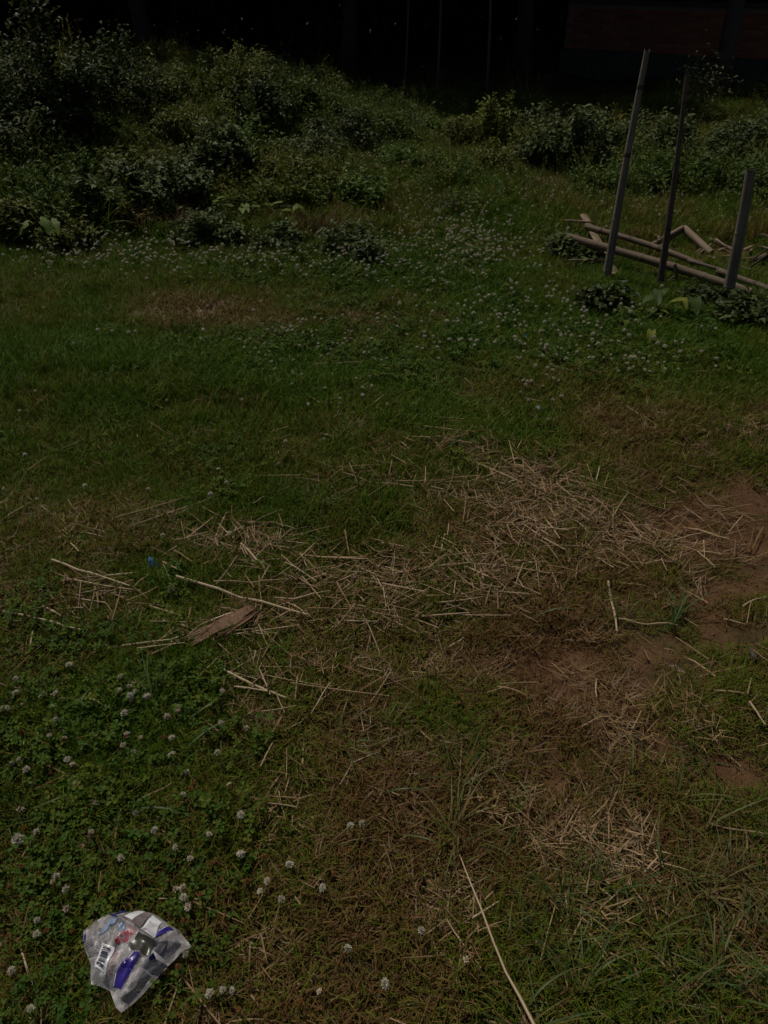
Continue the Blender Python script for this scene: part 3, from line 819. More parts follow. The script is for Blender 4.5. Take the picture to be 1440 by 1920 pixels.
SHRUBS = [
    (1005, 275, 70, 110, 'grey', 900, 0.055, 'grey-green bush behind the gap between bright and domed bush', 0.5, 0.0),
    (1105, 280, 75, 100, 'grey', 1000, 0.055, 'grey-green bush right behind the domed bush', 0.5, 0.0),
    (1205, 285, 70, 100, 'grey', 900, 0.055, 'grey-green bush in the gap behind the two left posts', 0.5, 0.0),
    (1315, 300, 75, 110, 'grey', 1000, 0.055, 'grey-green bush below the tall thin sapling', 0.5, 0.0),
    (1420, 275, 70, 100, 'grey', 800, 0.055, 'rear grey-green bush above the thick post', 0.5, 0.0),
    (800, 255, 45, 110, 'fresh', 700, 0.045, 'low fresh green weeds where the slope meets the dark wood', 0.5, 0.0),
    (900, 330, 55, 130, 'olive', 700, 0.045, 'low olive weeds in front of the bright yellow-green bush', 0.5, 0.0),
    (470, 300, 75, 130, 'fresh', 800, 0.045, 'fresh green weeds filling the middle of the bank', 0.5, 0.0),
    (590, 310, 60, 120, 'grey', 700, 0.045, 'grey-green weeds below the dark low bush', 0.5, 0.0),
    (760, 320, 55, 120, 'fresh', 700, 0.045, 'fresh green weeds on the slope above the flowers', 0.5, 0.0),
    (330, 270, 70, 120, 'olive', 800, 0.045, 'olive weeds on the bank below the dim dark bush', 0.5, 0.0),
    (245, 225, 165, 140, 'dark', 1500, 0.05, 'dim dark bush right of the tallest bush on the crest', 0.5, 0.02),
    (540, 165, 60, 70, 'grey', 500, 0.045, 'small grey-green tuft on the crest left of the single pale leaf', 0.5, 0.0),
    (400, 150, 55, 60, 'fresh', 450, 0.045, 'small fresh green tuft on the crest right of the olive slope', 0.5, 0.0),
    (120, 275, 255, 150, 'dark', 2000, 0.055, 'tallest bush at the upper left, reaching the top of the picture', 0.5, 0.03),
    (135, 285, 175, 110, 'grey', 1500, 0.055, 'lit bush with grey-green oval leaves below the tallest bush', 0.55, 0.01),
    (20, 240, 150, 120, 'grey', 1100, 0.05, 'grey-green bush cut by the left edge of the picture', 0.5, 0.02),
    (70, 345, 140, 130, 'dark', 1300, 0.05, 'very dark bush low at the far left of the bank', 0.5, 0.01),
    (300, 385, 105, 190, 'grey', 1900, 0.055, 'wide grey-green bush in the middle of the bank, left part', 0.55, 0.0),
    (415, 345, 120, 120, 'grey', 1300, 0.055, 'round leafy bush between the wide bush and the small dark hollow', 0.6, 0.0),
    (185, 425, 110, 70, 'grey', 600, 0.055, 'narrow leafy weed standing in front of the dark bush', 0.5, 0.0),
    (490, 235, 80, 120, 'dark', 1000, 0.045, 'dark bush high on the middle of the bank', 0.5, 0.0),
    (640, 275, 70, 140, 'dark', 1000, 0.045, 'dark low bush under the small yellow-topped weed', 0.5, 0.0),
    (340, 195, 75, 170, 'olive', 1200, 0.045, 'olive bush on the upper left slope of the bank', 0.5, 0.0),
    (455, 165, 80, 130, 'olive', 1300, 0.04, 'olive bush on the crest of the bank', 0.45, 0.0),
    (610, 190, 48, 130, 'olive', 900, 0.04, 'low olive weeds on the crest beside the single pale leaf', 0.45, 0.0),
    (735, 255, 60, 120, 'grey', 900, 0.04, 'grey-green weeds at the right foot of the crest', 0.45, 0.0),
    (555, 365, 80, 140, 'olive', 1100, 0.045, 'olive weeds right of the round leafy bush', 0.5, 0.0),
    (690, 395, 80, 110, 'fresh', 900, 0.05, 'fresh green weeds beside the start of the slope', 0.45, 0.0),
    (30, 455, 95, 90, 'olive', 700, 0.05, 'olive weeds low at the left picture edge', 0.5, 0.0),
    (655, 485, 75, 105, 'grey', 700, 0.055, 'weed with narrow pale leaves at the lower corner of the bank', 0.33, 0.01),
    (400, 455, 60, 120, 'grey', 700, 0.05, 'grey-green weeds along the foot of the bank', 0.5, 0.0),
    (530, 470, 55, 90, 'grey', 450, 0.05, 'small grey-green weed at the foot of the bank near the brown clump', 0.5, 0.0),
    (130, 460, 60, 110, 'olive', 600, 0.045, 'olive weeds under the large lobed leaves', 0.5, 0.0),
    (240, 330, 60, 100, 'olive', 700, 0.045, 'olive weeds between the lit bush and the wide bush', 0.5, 0.0),
    (930, 300, 115, 100, 'yellow', 1300, 0.05, 'bright yellow-green bush right of the slope', 0.4, 0.0),
    (1055, 335, 140, 140, 'grey', 2100, 0.06, 'domed grey-green bush with a dark hollow under it', 0.5, 0.0),
    (1150, 305, 85, 100, 'grey', 1100, 0.055, 'grey-green bush directly behind the tallest post', 0.5, 0.0),
    (1250, 320, 105, 120, 'grey', 1300, 0.055, 'grey-green bush behind the thin middle post', 0.5, 0.0),
    (1355, 350, 75, 110, 'grey', 900, 0.055, 'low grey-green bush left of the thick post top', 0.5, 0.0),
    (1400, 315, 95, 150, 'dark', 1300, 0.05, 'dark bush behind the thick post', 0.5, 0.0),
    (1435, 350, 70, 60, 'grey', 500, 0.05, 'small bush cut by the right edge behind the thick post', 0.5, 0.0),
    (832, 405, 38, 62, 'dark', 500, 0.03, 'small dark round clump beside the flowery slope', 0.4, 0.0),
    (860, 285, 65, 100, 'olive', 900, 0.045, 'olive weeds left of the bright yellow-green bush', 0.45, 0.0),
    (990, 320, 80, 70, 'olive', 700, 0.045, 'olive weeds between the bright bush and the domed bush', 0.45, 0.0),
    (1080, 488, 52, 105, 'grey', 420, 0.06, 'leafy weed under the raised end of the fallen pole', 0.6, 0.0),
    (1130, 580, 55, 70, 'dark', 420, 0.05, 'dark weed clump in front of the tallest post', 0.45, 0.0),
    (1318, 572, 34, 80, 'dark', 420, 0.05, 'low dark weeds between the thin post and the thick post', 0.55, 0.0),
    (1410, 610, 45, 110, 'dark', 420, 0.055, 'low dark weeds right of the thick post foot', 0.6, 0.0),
]
for (u, v, hp, wp, pal, nl, lf, lab, asp, opn) in SHRUBS:
    shrub(u, v, hp, wp, pal, nl, lf, lab, aspect=asp, openness=opn)
shrub(1303, 240, 165, 85, 'grey', 260, 0.05, 'tall thin sapling with sparse leaves in front of the brick wall', 'sapling', 'sapling', 0.5, 0.05, None)
shrub(640, 228, 30, 45, 'yellow', 120, 0.05, 'small weed with yellow top leaves on the bank', 'weed', 'weed', 0.5, 0.01, None)
shrub(845, 92, 34, 40, 'dark', 70, 0.06, 'sparse twig of leaves among the slender trunks', 'leafy_twig', 'twig', 0.5, 0.03, None)

def grass_clump(u, v, hpx, wpx, label):
    c = ground(u, v); k = depth(c) / F
    t = thing('dead_fern', label, 'dead fern', (c[0], c[1], c[2] - 0.01), 0, 'brown dead ferns at the foot of the bank')
    mb = MB(); r = random.Random(u)
    for i in range(150):
        a = r.uniform(0, 6.283); q = math.sqrt(r.random()) * wpx * k * 0.4
        blade_into(mb, (q * math.cos(a), q * math.sin(a) * 0.7, 0), hpx * k * r.uniform(0.55, 1.25), r.uniform(0.003, 0.008), r.uniform(0, 6.283), r.uniform(0.05, 0.5), r.uniform(0.2, 1.6), 6, r.random(), r.uniform(-1, 1))
    link('dead_fronds', mb.mesh('dead_fronds', M_leafy['brown']), t)['kind'] = 'stuff'
grass_clump(602, 445, 62, 90, 'reddish brown dead fern clump at the right foot of the bank')
grass_clump(350, 440, 60, 60, 'brown dead clump between the lobed leaves and the light green leaves')
grass_clump(258, 440, 60, 60, 'dark brown dead clump right of the narrow leafy weed')
grass_clump(70, 260, 80, 60, 'brown dead stalks among the bushes at the upper left')

# broad leaves, each its own part
def leaf_shape(name, L, W, mat, kind='heart', curl=0.25, fold=0.2):
    n, mcol = 9, 5
    V, S = [], []
    for i in range(n):
        t = i / (n - 1)
        if kind == 'heart': w = W * 0.5 * (math.sin(math.pi * min(1, (t + 0.12) / 1.12) ** 0.62)) ** 0.85
        elif kind == 'lobed': w = W * 0.5 * math.sin(math.pi * t ** 0.75) ** 0.7 * (0.72 + 0.28 * math.cos(t * 15))
        else: w = W * 0.5 * math.sin(math.pi * t ** 0.85) ** 0.8
        for j in range(mcol):
            s = j / (mcol - 1) * 2 - 1
            back = -0.16 * L * abs(s) * max(0, 1 - t * 3.5) if kind == 'heart' else 0
            V.append((s * w, t * L + back, fold * abs(s) * w - curl * L * t * t + 0.02 * L * math.sin(5 * t + 3 * s)))
            S.append(0.45 + 0.3 * (1 - abs(s)) + 0.15 * math.sin(9 * t))
    Fc = [(i * mcol + j, i * mcol + j + 1, (i + 1) * mcol + j + 1, (i + 1) * mcol + j) for i in range(n - 1) for j in range(mcol - 1)]
    return mk_mesh(name, V, Fc, mat, S, True)

def broad_plant(label, base_uv, leaves, group=None):
    c = ground(*base_uv)
    t = thing('broad_leaf_plant', label, 'plant', c, 0, group)
    for (u, v, hgt, lpx, wpx, az, pitch, kind, pal, curl) in leaves:
        p = ground(u, v, hgt); k = depth(p) / F
        q = p - c
        L = lpx * k
        o = link('leaf', leaf_shape('leaf', L, wpx * k, M_leafy[pal], kind, curl), t, tuple(q), (rad(pitch), 0, rad(az)))
        mb = MB(); mb.tube([(0, 0, -0.01), q * np.array([0.4, 0.4, 0.65]), q], [0.003, 0.0025, 0.0015], 5, False)
        link('stem', mb.mesh('stem', M_stem, True), t)
    return t
# az 180 = pointing towards the camera
broad_plant('plant with a large dark green heart leaf and yellow leaves before the thick post', (1292, 580),
            [(1302, 560, 0.10, 38, 25, 178, -18, 'heart', 'broad', 0.35), (1288, 562, 0.11, 34, 20, 95, 8, 'heart', 'yellow', 0.3), (1285, 563, 0.09, 20, 12, 175, -20, 'heart', 'yellow', 0.3)])
broad_plant('green leafy plant at the foot of the thin middle post', (1232, 590),
            [(1236, 545, 0.13, 40, 22, 165, -10, 'heart', 'broad', 0.3), (1226, 556, 0.10, 32, 20, 120, 0, 'heart', 'broad', 0.3), (1228, 578, 0.06, 34, 14, 140, 0, 'heart', 'broad', 0.3), (1236, 580, 0.06, 22, 10, 240, 0, 'heart', 'yellow', 0.3), (1243, 549, 0.14, 28, 12, 320, 20, 'heart', 'broad', 0.3)])
broad_plant('single upright green leaf in the grass below the posts', (1226, 640), [(1222, 620, 0.06, 26, 16, 160, -30, 'heart', 'yellow', 0.25)])
broad_plant('small plant with a grey-green leaf left of the heart-leaf plant', (1184, 610), [(1170, 574, 0.07, 28, 11, 215, -5, 'oval', 'grey', 0.2), (1180, 602, 0.04, 22, 12, 100, 0, 'heart', 'yellow', 0.3), (1194, 600, 0.04, 12, 10, 180, 0, 'heart', 'olive', 0.3)])
broad_plant('lobed pale green leaves at the right edge below the fallen poles', (1400, 610),
            [(1410, 580, 0.08, 30, 26, 200, -10, 'lobed', 'grey', 0.3), (1400, 590, 0.07, 26, 20, 120, 0, 'lobed', 'grey', 0.3), (1375, 592, 0.07, 26, 18, 90, 0, 'lobed', 'grey', 0.3), (1418, 586, 0.08, 24, 18, 250, 0, 'lobed', 'grey', 0.3), (1362, 590, 0.06, 22, 14, 60, 0, 'lobed', 'olive', 0.3)])
broad_plant('plant with large lobed green leaves at the left foot of the bank', (70, 450),
            [(78, 405, 0.20, 44, 24, 215, -25, 'lobed', 'fresh', 0.3), (100, 408, 0.20, 40, 20, 205, -20, 'lobed', 'fresh', 0.3), (56, 412, 0.18, 38, 26, 150, -20, 'lobed', 'fresh', 0.3), (60, 432, 0.12, 40, 22, 120, -5, 'lobed', 'fresh', 0.3), (85, 428, 0.12, 34, 24, 240, -5, 'lobed', 'fresh', 0.3), (42, 422, 0.15, 30, 20, 80, 0, 'lobed', 'fresh', 0.3)])
lv = []
rr = random.Random(4)
for i in range(22):
    lv.append((rr.uniform(400, 560), rr.uniform(368, 402), rr.uniform(0.08, 0.22), rr.uniform(18, 28), rr.uniform(10, 15), rr.uniform(0, 360), rr.uniform(-25, 20), 'heart', rr.choice(['fresh', 'yellow', 'fresh']), 0.3))
broad_plant('patch of light green broad leaves on the middle of the bank', (480, 405), lv)
broad_plant('single pale round leaf standing up on the crest of the bank', (598, 165), [(600, 150, 0.06, 30, 24, 10, 55, 'oval', 'yellow', 0.05), (595, 150, 0.05, 16, 10, 100, 35, 'oval', 'fresh', 0.1)])
broad_plant('broad grass-like leaves lying on the green near the far flowers', (335, 515), [(340, 512, 0.04, 22, 8, 280, 10, 'oval', 'fresh', 0.2), (345, 516, 0.04, 22, 8, 240, 5, 'oval', 'fresh', 0.2), (330, 515, 0.04, 20, 8, 60, 10, 'oval', 'fresh', 0.2)])
o = link('fallen_leaf', leaf_shape('fallen_leaf', 0.055, 0.022, M_leafy['fresh'], 'oval', 0.1), None, tuple(ground(505, 649, 0.06)), (rad(-10), 0, rad(-80)))
tag(o, 'single oval light green leaf lying among the white clover', 'leaf')

# ------------------------------------------------------------------ bamboo posts, fallen poles and broken pieces
def bamboo(name, label, cat, P, Q, r0, r1, mat, nodes=0.28, group=None, hollow=True, bend=0.0, ringy=True, sides=14, ragged=0.0):
    P = np.array(P, float); Q = np.array(Q, float)
    Ln = np.linalg.norm(Q - P); ax = (Q - P) / Ln
    t = thing(name, label, cat, P, 0, group)
    quat = Vector(ax).to_track_quat('Z', 'X')
    mb = MB()
    r = random.Random(int(P[0] * 1000 + P[1] * 77))
    segs = max(4, int(Ln / 0.05))
    nd = []
    z = r.uniform(0.4, 0.9) * nodes
    while z < Ln - 0.03: nd.append(z); z += nodes * r.uniform(0.85, 1.15)
    v, f = [], []
    zs = np.linspace(0, Ln, segs + 1)
    ctr = lambda z: np.array([bend * math.sin(math.pi * z / Ln), bend * 0.4 * math.sin(2 * math.pi * z / Ln), z])
    for i, z in enumerate(zs):
        rr_ = (r0 + (r1 - r0) * z / Ln) * (1 + 0.012 * math.sin(z * 31))
        for k in range(sides):
            a = 2 * math.pi * k / sides
            zz = z + (ragged * (r.random() ** 2) if i == segs else 0)
            v.append(ctr(z) + np.array([rr_ * math.cos(a), rr_ * math.sin(a), zz - z]))
    for i in range(segs):
        for k in range(sides):
            k2 = (k + 1) % sides
            f.append((i * sides + k, i * sides + k2, (i + 1) * sides + k2, (i + 1) * sides + k))
    f.append(tuple(reversed(range(sides))))
    if not hollow: f.append(tuple(segs * sides + k for k in range(sides)))
    mb.add(v, f)
    def put(nm, me):
        o = link(nm, me, t); o.rotation_mode = 'QUATERNION'; o.rotation_quaternion = quat; return o
    culm = put('culm', mb.mesh('culm', mat, True))
    if hollow:
        for end in (0, 1):
            z = Ln if end else 0.0; rr_ = (r1 if end else r0); sg = -1 if end else 1
            mb = MB(); vv = []
            c = ctr(z)
            for k in range(sides):
                a = 2 * math.pi * k / sides; ca, sa = math.cos(a), math.sin(a)
                vv += [c + (rr_ * ca, rr_ * sa, -sg * 0.0006), c + (rr_ * 0.74 * ca, rr_ * 0.74 * sa, -sg * 0.0006), c + (rr_ * 0.70 * ca, rr_ * 0.70 * sa, sg * 0.012)]
            ff = []
            for k in range(sides):
                a, b = 3 * k, 3 * ((k + 1) % sides)
                ff += [(a, b, b + 1, a + 1), (a + 1, b + 1, b + 2, a + 2)]
            ff.append(tuple(3 * k + 2 for k in range(sides)))
            mb.add(vv, ff); put('cut_end', mb.mesh('cut_end', M_inner))
    if ringy:
        for z in nd:
            rr_ = (r0 + (r1 - r0) * z / Ln); c = ctr(z)
            mb = MB(); mb.tube([c + (0, 0, -0.011), c + (0, 0, -0.003), c + (0, 0, 0.003), c + (0, 0, 0.011)], [rr_ * 1.005, rr_ * 1.07, rr_ * 1.055, rr_ * 1.003], sides, False)
            put('node_ring', mb.mesh('node_ring', mat if rr_ > 0.02 else M_node, True))
    return t

def gpx(w, p): return w * 0.5 * depth(p) / F

def post(label, base, top, w0, w1, mat, ragged):
    b = ground(*base); q = at_y(top[0], top[1], b[1])
    b2 = b - (q - b) / np.linalg.norm(q - b) * 0.12
    return bamboo('bamboo_post', label, 'post', b2, q, gpx(w0, b), gpx(w1, q), mat, 0.30, 'bamboo posts standing in the ground', True, 0.006, True, 16, ragged)
post('tallest grey bamboo post, leaning slightly right, nearest the fallen pole end', (1136, 530), (1213, 97), 17, 10.5, M_post, 0.02)
post('thin dark bamboo post in the middle with a splintered top', (1236, 540), (1287, 152), 14, 8, M_postdark, 0.06)
post('short thick bamboo post near the right edge of the picture', (1361, 566), (1407, 322), 21, 18, M_post, 0.012)

def lying(name, label, cat, a, za, b, zb, w0, w1, mat, group, nodes=0.26, bend=0.0, hollow=True, ringy=True, ragged=0.0, sides=12):
    pa, pb = ground(a[0], a[1], za), ground(b[0], b[1], zb)
    return bamboo(name, label, cat, pa, pb, gpx(w0, pa), gpx(w1, pb), mat, nodes, group, hollow, bend, ringy, sides, ragged)
GB = 'fallen and broken bamboo behind the posts'
lying('bamboo_pole', 'long thick fallen bamboo pole lying across behind all three posts', 'pole', (1064, 444), 0.15, (1408, 549), 0.03, 14, 17, M_pole, GB, 0.34, 0.01)
lying('bamboo_pole', 'fallen bamboo pole behind the long one, its end above the flat plank', 'pole', (1097, 424), 0.10, (1296, 489), 0.04, 10.5, 11, M_pole, GB, 0.22, 0.012, ragged=0.06)
lying('bamboo_pole', 'fallen bamboo pole running out of the picture at the right edge', 'pole', (1345, 507), 0.05, (1475, 555), 0.02, 12, 13, M_pole, GB, 0.3)
lying('bamboo_stick', 'broken bamboo length leaning up to the left of the peak of the heap', 'stick', (1217, 462), 0.03, (1280, 427), 0.11, 8, 9, M_split, GB, 0.2)
lying('bamboo_stick', 'second bamboo length alongside the one leaning to the peak', 'stick', (1226, 464), 0.02, (1284, 431), 0.09, 6, 6, M_pole, GB, 0.2)
lying('bamboo_stick', 'thick pale bamboo length sloping down to the right from the peak', 'stick', (1283, 428), 0.10, (1334, 475), 0.03, 13, 13, M_split, GB, 0.2)
lying('bamboo_stick', 'short pale split crossing the foot of the thick pale length', 'stick', (1309, 477), 0.03, (1333, 458), 0.05, 4.5, 4, M_split, GB, 0.2, 0, False, False)
lying('bamboo_stick', 'shorter pale split left of the crossing one', 'stick', (1302, 476), 0.02, (1314, 467), 0.04, 4, 3.5, M_split, GB, 0.2, 0, False, False)
lying('bamboo_stick', 'short upright splinter between the two fallen poles', 'stick', (1226, 474), 0.02, (1243, 457), 0.05, 6, 4, M_split, GB, 0.2, 0, False, False)
lying('bamboo_stick', 'broken bamboo piece left of the thick post above the soil', 'stick', (1325, 446), 0.03, (1372, 467), 0.02, 7, 6, M_pole, GB, 0.2, 0, True, True, 0.05)
lying('bamboo_stick', 'small splintered piece on top of the broken bamboo near the thick post', 'stick', (1342, 449), 0.05, (1360, 461), 0.04, 6, 3, M_split, GB, 0.2, 0, False, False, 0.04)
lying('bamboo_stick', 'low bamboo piece touching the left side of the thick post', 'stick', (1336, 483), 0.02, (1374, 480), 0.03, 6, 5, M_split, GB, 0.2)
lying('bamboo_stick', 'long thin bamboo piece right of the thick post on the soil', 'stick', (1386, 486), 0.02, (1450, 481), 0.03, 5, 5, M_split, GB, 0.2)
lying('bamboo_stick', 'thick broken stub at the right picture edge on the soil', 'stick', (1416, 487), 0.03, (1455, 474), 0.04, 11, 10, M_pole, GB, 0.2)
lying('bamboo_stick', 'bamboo stub at the right picture edge above the soil patch', 'stick', (1421, 440), 0.03, (1460, 449), 0.03, 9, 9, M_split, GB, 0.2)
lying('bamboo_stick', 'small stub standing on the soil right of the thick post', 'stick', (1404, 479), 0.01, (1409, 469), 0.06, 9, 6, M_split, GB, 0.2, 0, False, False)
lying('bamboo_stick', 'little dark piece on the soil just right of the thin post', 'stick', (1249, 470), 0.02, (1268, 467), 0.03, 5, 4, M_pole, GB, 0.2, 0, False, False)
lying('bamboo_stick', 'thin horizontal stick at the far left of the heap', 'stick', (1058, 413), 0.09, (1113, 417), 0.09, 4, 4.5, M_split, GB, 0.2, 0, False, False)
lying('bamboo_stick', 'thin pale stick lying in the grass left of the tallest post foot', 'stick', (1067, 488), 0.075, (1130, 487), 0.07, 3.8, 3.4, M_split, GB, 0.2, 0, False, False)
lying('bamboo_stick', 'pale mottled stick standing under the long fallen pole', 'stick', (1268, 537), -0.02, (1266, 500), 0.10, 8, 7, M_split, GB, 0.14, 0, True, True, 0.02)
lying('bamboo_stick', 'thin grey stick leaning beside the pale mottled stick', 'stick', (1245, 532), 0.01, (1266, 517), 0.06, 3, 3, M_pole, GB, 0.2, 0, False, False)
lying('bamboo_stick', 'broken lower length hidden between the long pole and the one at the right edge', 'stick', (1290, 488), 0.05, (1350, 505), 0.04, 6, 6, M_postdark, GB, 0.2, 0, False, False, 0.05)
lying('bamboo_stick', 'thin splinter under the right end of the long fallen pole', 'stick', (1375, 543), 0.01, (1414, 556), 0.01, 3, 2.5, M_split, GB, 0.2, 0, False, False)
for i, (a, b) in enumerate((((1160, 371), (1203, 388)), ((1253, 388), (1237, 407)), ((1137, 368), (1130, 392)), ((1405, 492), (1450, 470)), ((1408, 500), (1450, 484)))):
    lab = ['dark curved twig in the grass behind the two left posts', 'dark twig left of the thin post above the heap', 'dark twig left of the tallest post', 'dark thin twig crossing the soil at the right edge', 'second dark twig just below the one at the right edge'][i]
    pa, pb = ground(*a, 0.05), ground(*b, 0.03)
    mb = MB(); q = (pa + pb) / 2 + np.array([0.01, 0, 0.04]); mb.tube([pa, q, pb], [0.006, 0.006, 0.004], 6)
    tag(link('twig', mb.mesh('twig', M_twig, True)), lab, 'twig', 'dark twigs round the bamboo heap')

def plank(label, a, b, wpx, mat, za=0.02, zb=0.02, thick=0.008, name='bamboo_plank', cat='plank', rough=0.0, group=None):
    pa, pb = ground(a[0], a[1], za), ground(b[0], b[1], zb)
    ax = pb - pa; L = np.linalg.norm(ax); ax /= L
    side = np.cross(ax, (0, 0, 1.0)); side /= np.linalg.norm(side); up = np.cross(side, ax)
    w = wpx * 0.5 * depth(pa) / F
    n, mc = 12, 6
    r = random.Random(int(a[0]))
    V = []
    for layer in (0, 1):
        for i in range(n):
            for j in range(mc):
                s = j / (mc - 1) * 2 - 1; t = i / (n - 1)
                e = rough * (r.uniform(-1, 1) * 0.03) * (1 if i in (0, n - 1) else 0) + rough * 0.02 * math.sin(j * 2.4) * (1 if i in (0, n - 1) else 0)
                ww = w * (1 + rough * 0.12 * math.sin(t * 9 + layer) * (abs(s) > 0.9))
                V.append(pa + ax * (t * L + e) + side * s * ww + up * ((0.18 * w * (1 - s * s)) + (thick if layer else 0) + rough * 0.002 * math.sin(7 * s + 2 * layer) * (1 if layer else 0)))
    Fc = []
    N0 = n * mc
    for i in range(n - 1):
        for j in range(mc - 1):
            q = i * mc + j
            Fc.append((q, q + mc, q + mc + 1, q + 1)); Fc.append((N0 + q, N0 + q + 1, N0 + q + mc + 1, N0 + q + mc))
    for i in range(n - 1):
        q = i * mc; Fc.append((q, N0 + q, N0 + q + mc, q + mc)); q = i * mc + mc - 1; Fc.append((q, q + mc, N0 + q + mc, N0 + q))
    for j in range(mc - 1):
        Fc.append((j, j + 1, N0 + j + 1, N0 + j)); q = (n - 1) * mc + j; Fc.append((q, N0 + q, N0 + q + 1, q + 1))
    return tag(link(name, mk_mesh(name, V, Fc, mat, None, False)), label, cat, group)
plank('flat split bamboo plank running under both fallen poles past the tallest post', (1094, 404), (1152, 513), 13, M_split, 0.08, 0.03)
plank('short light cut end of a plank at the foot of the tallest post', (1143, 504), (1150, 516), 11, M_straw_pale, 0.035, 0.03)
for i, (u, v, du, dv) in enumerate(((1255, 470, 14, -3), (1300, 484, 16, 8), (1326, 480, 14, 5), (1345, 470, 12, -4), (1390, 500, 18, 6), (1362, 488, 16, 2), (1240, 448, -14, -10), (1395, 468, 14, -6), (1320, 487, -12, 3), (1425, 462, 16, 4))):
    labs = ['chip beside the thin post on the soil', 'chip under the foot of the thick pale length', 'chip at the end of the thick pale length', 'chip above the low piece by the thick post', 'chip on the soil right of the thick post foot', 'chip hidden against the left of the thick post', 'curled chip left of the thin post', 'chip beside the small standing stub', 'dark chip in front of the thick pale length', 'chip near the right edge above the thick stub']
    plank('bamboo ' + labs[i], (u, v), (u + du, v + dv), 5, M_split if i % 2 else M_pole, 0.02, 0.03, 0.004, 'bamboo_chip', 'chip', 0.5, 'bamboo chips on the soil')

# bark slab
sl = plank('flat reddish brown slab of bark lying in the straw', (362, 1199), (462, 1150), 30, M_bark, 0.026, 0.034, 0.004, 'bark_slab', 'bark', 1.0)
plank('loose dark strip of bark along the right side of the slab', (420, 1192), (470, 1158), 9, M_bark, 0.030, 0.040, 0.005, 'bark_strip', 'bark', 1.0)

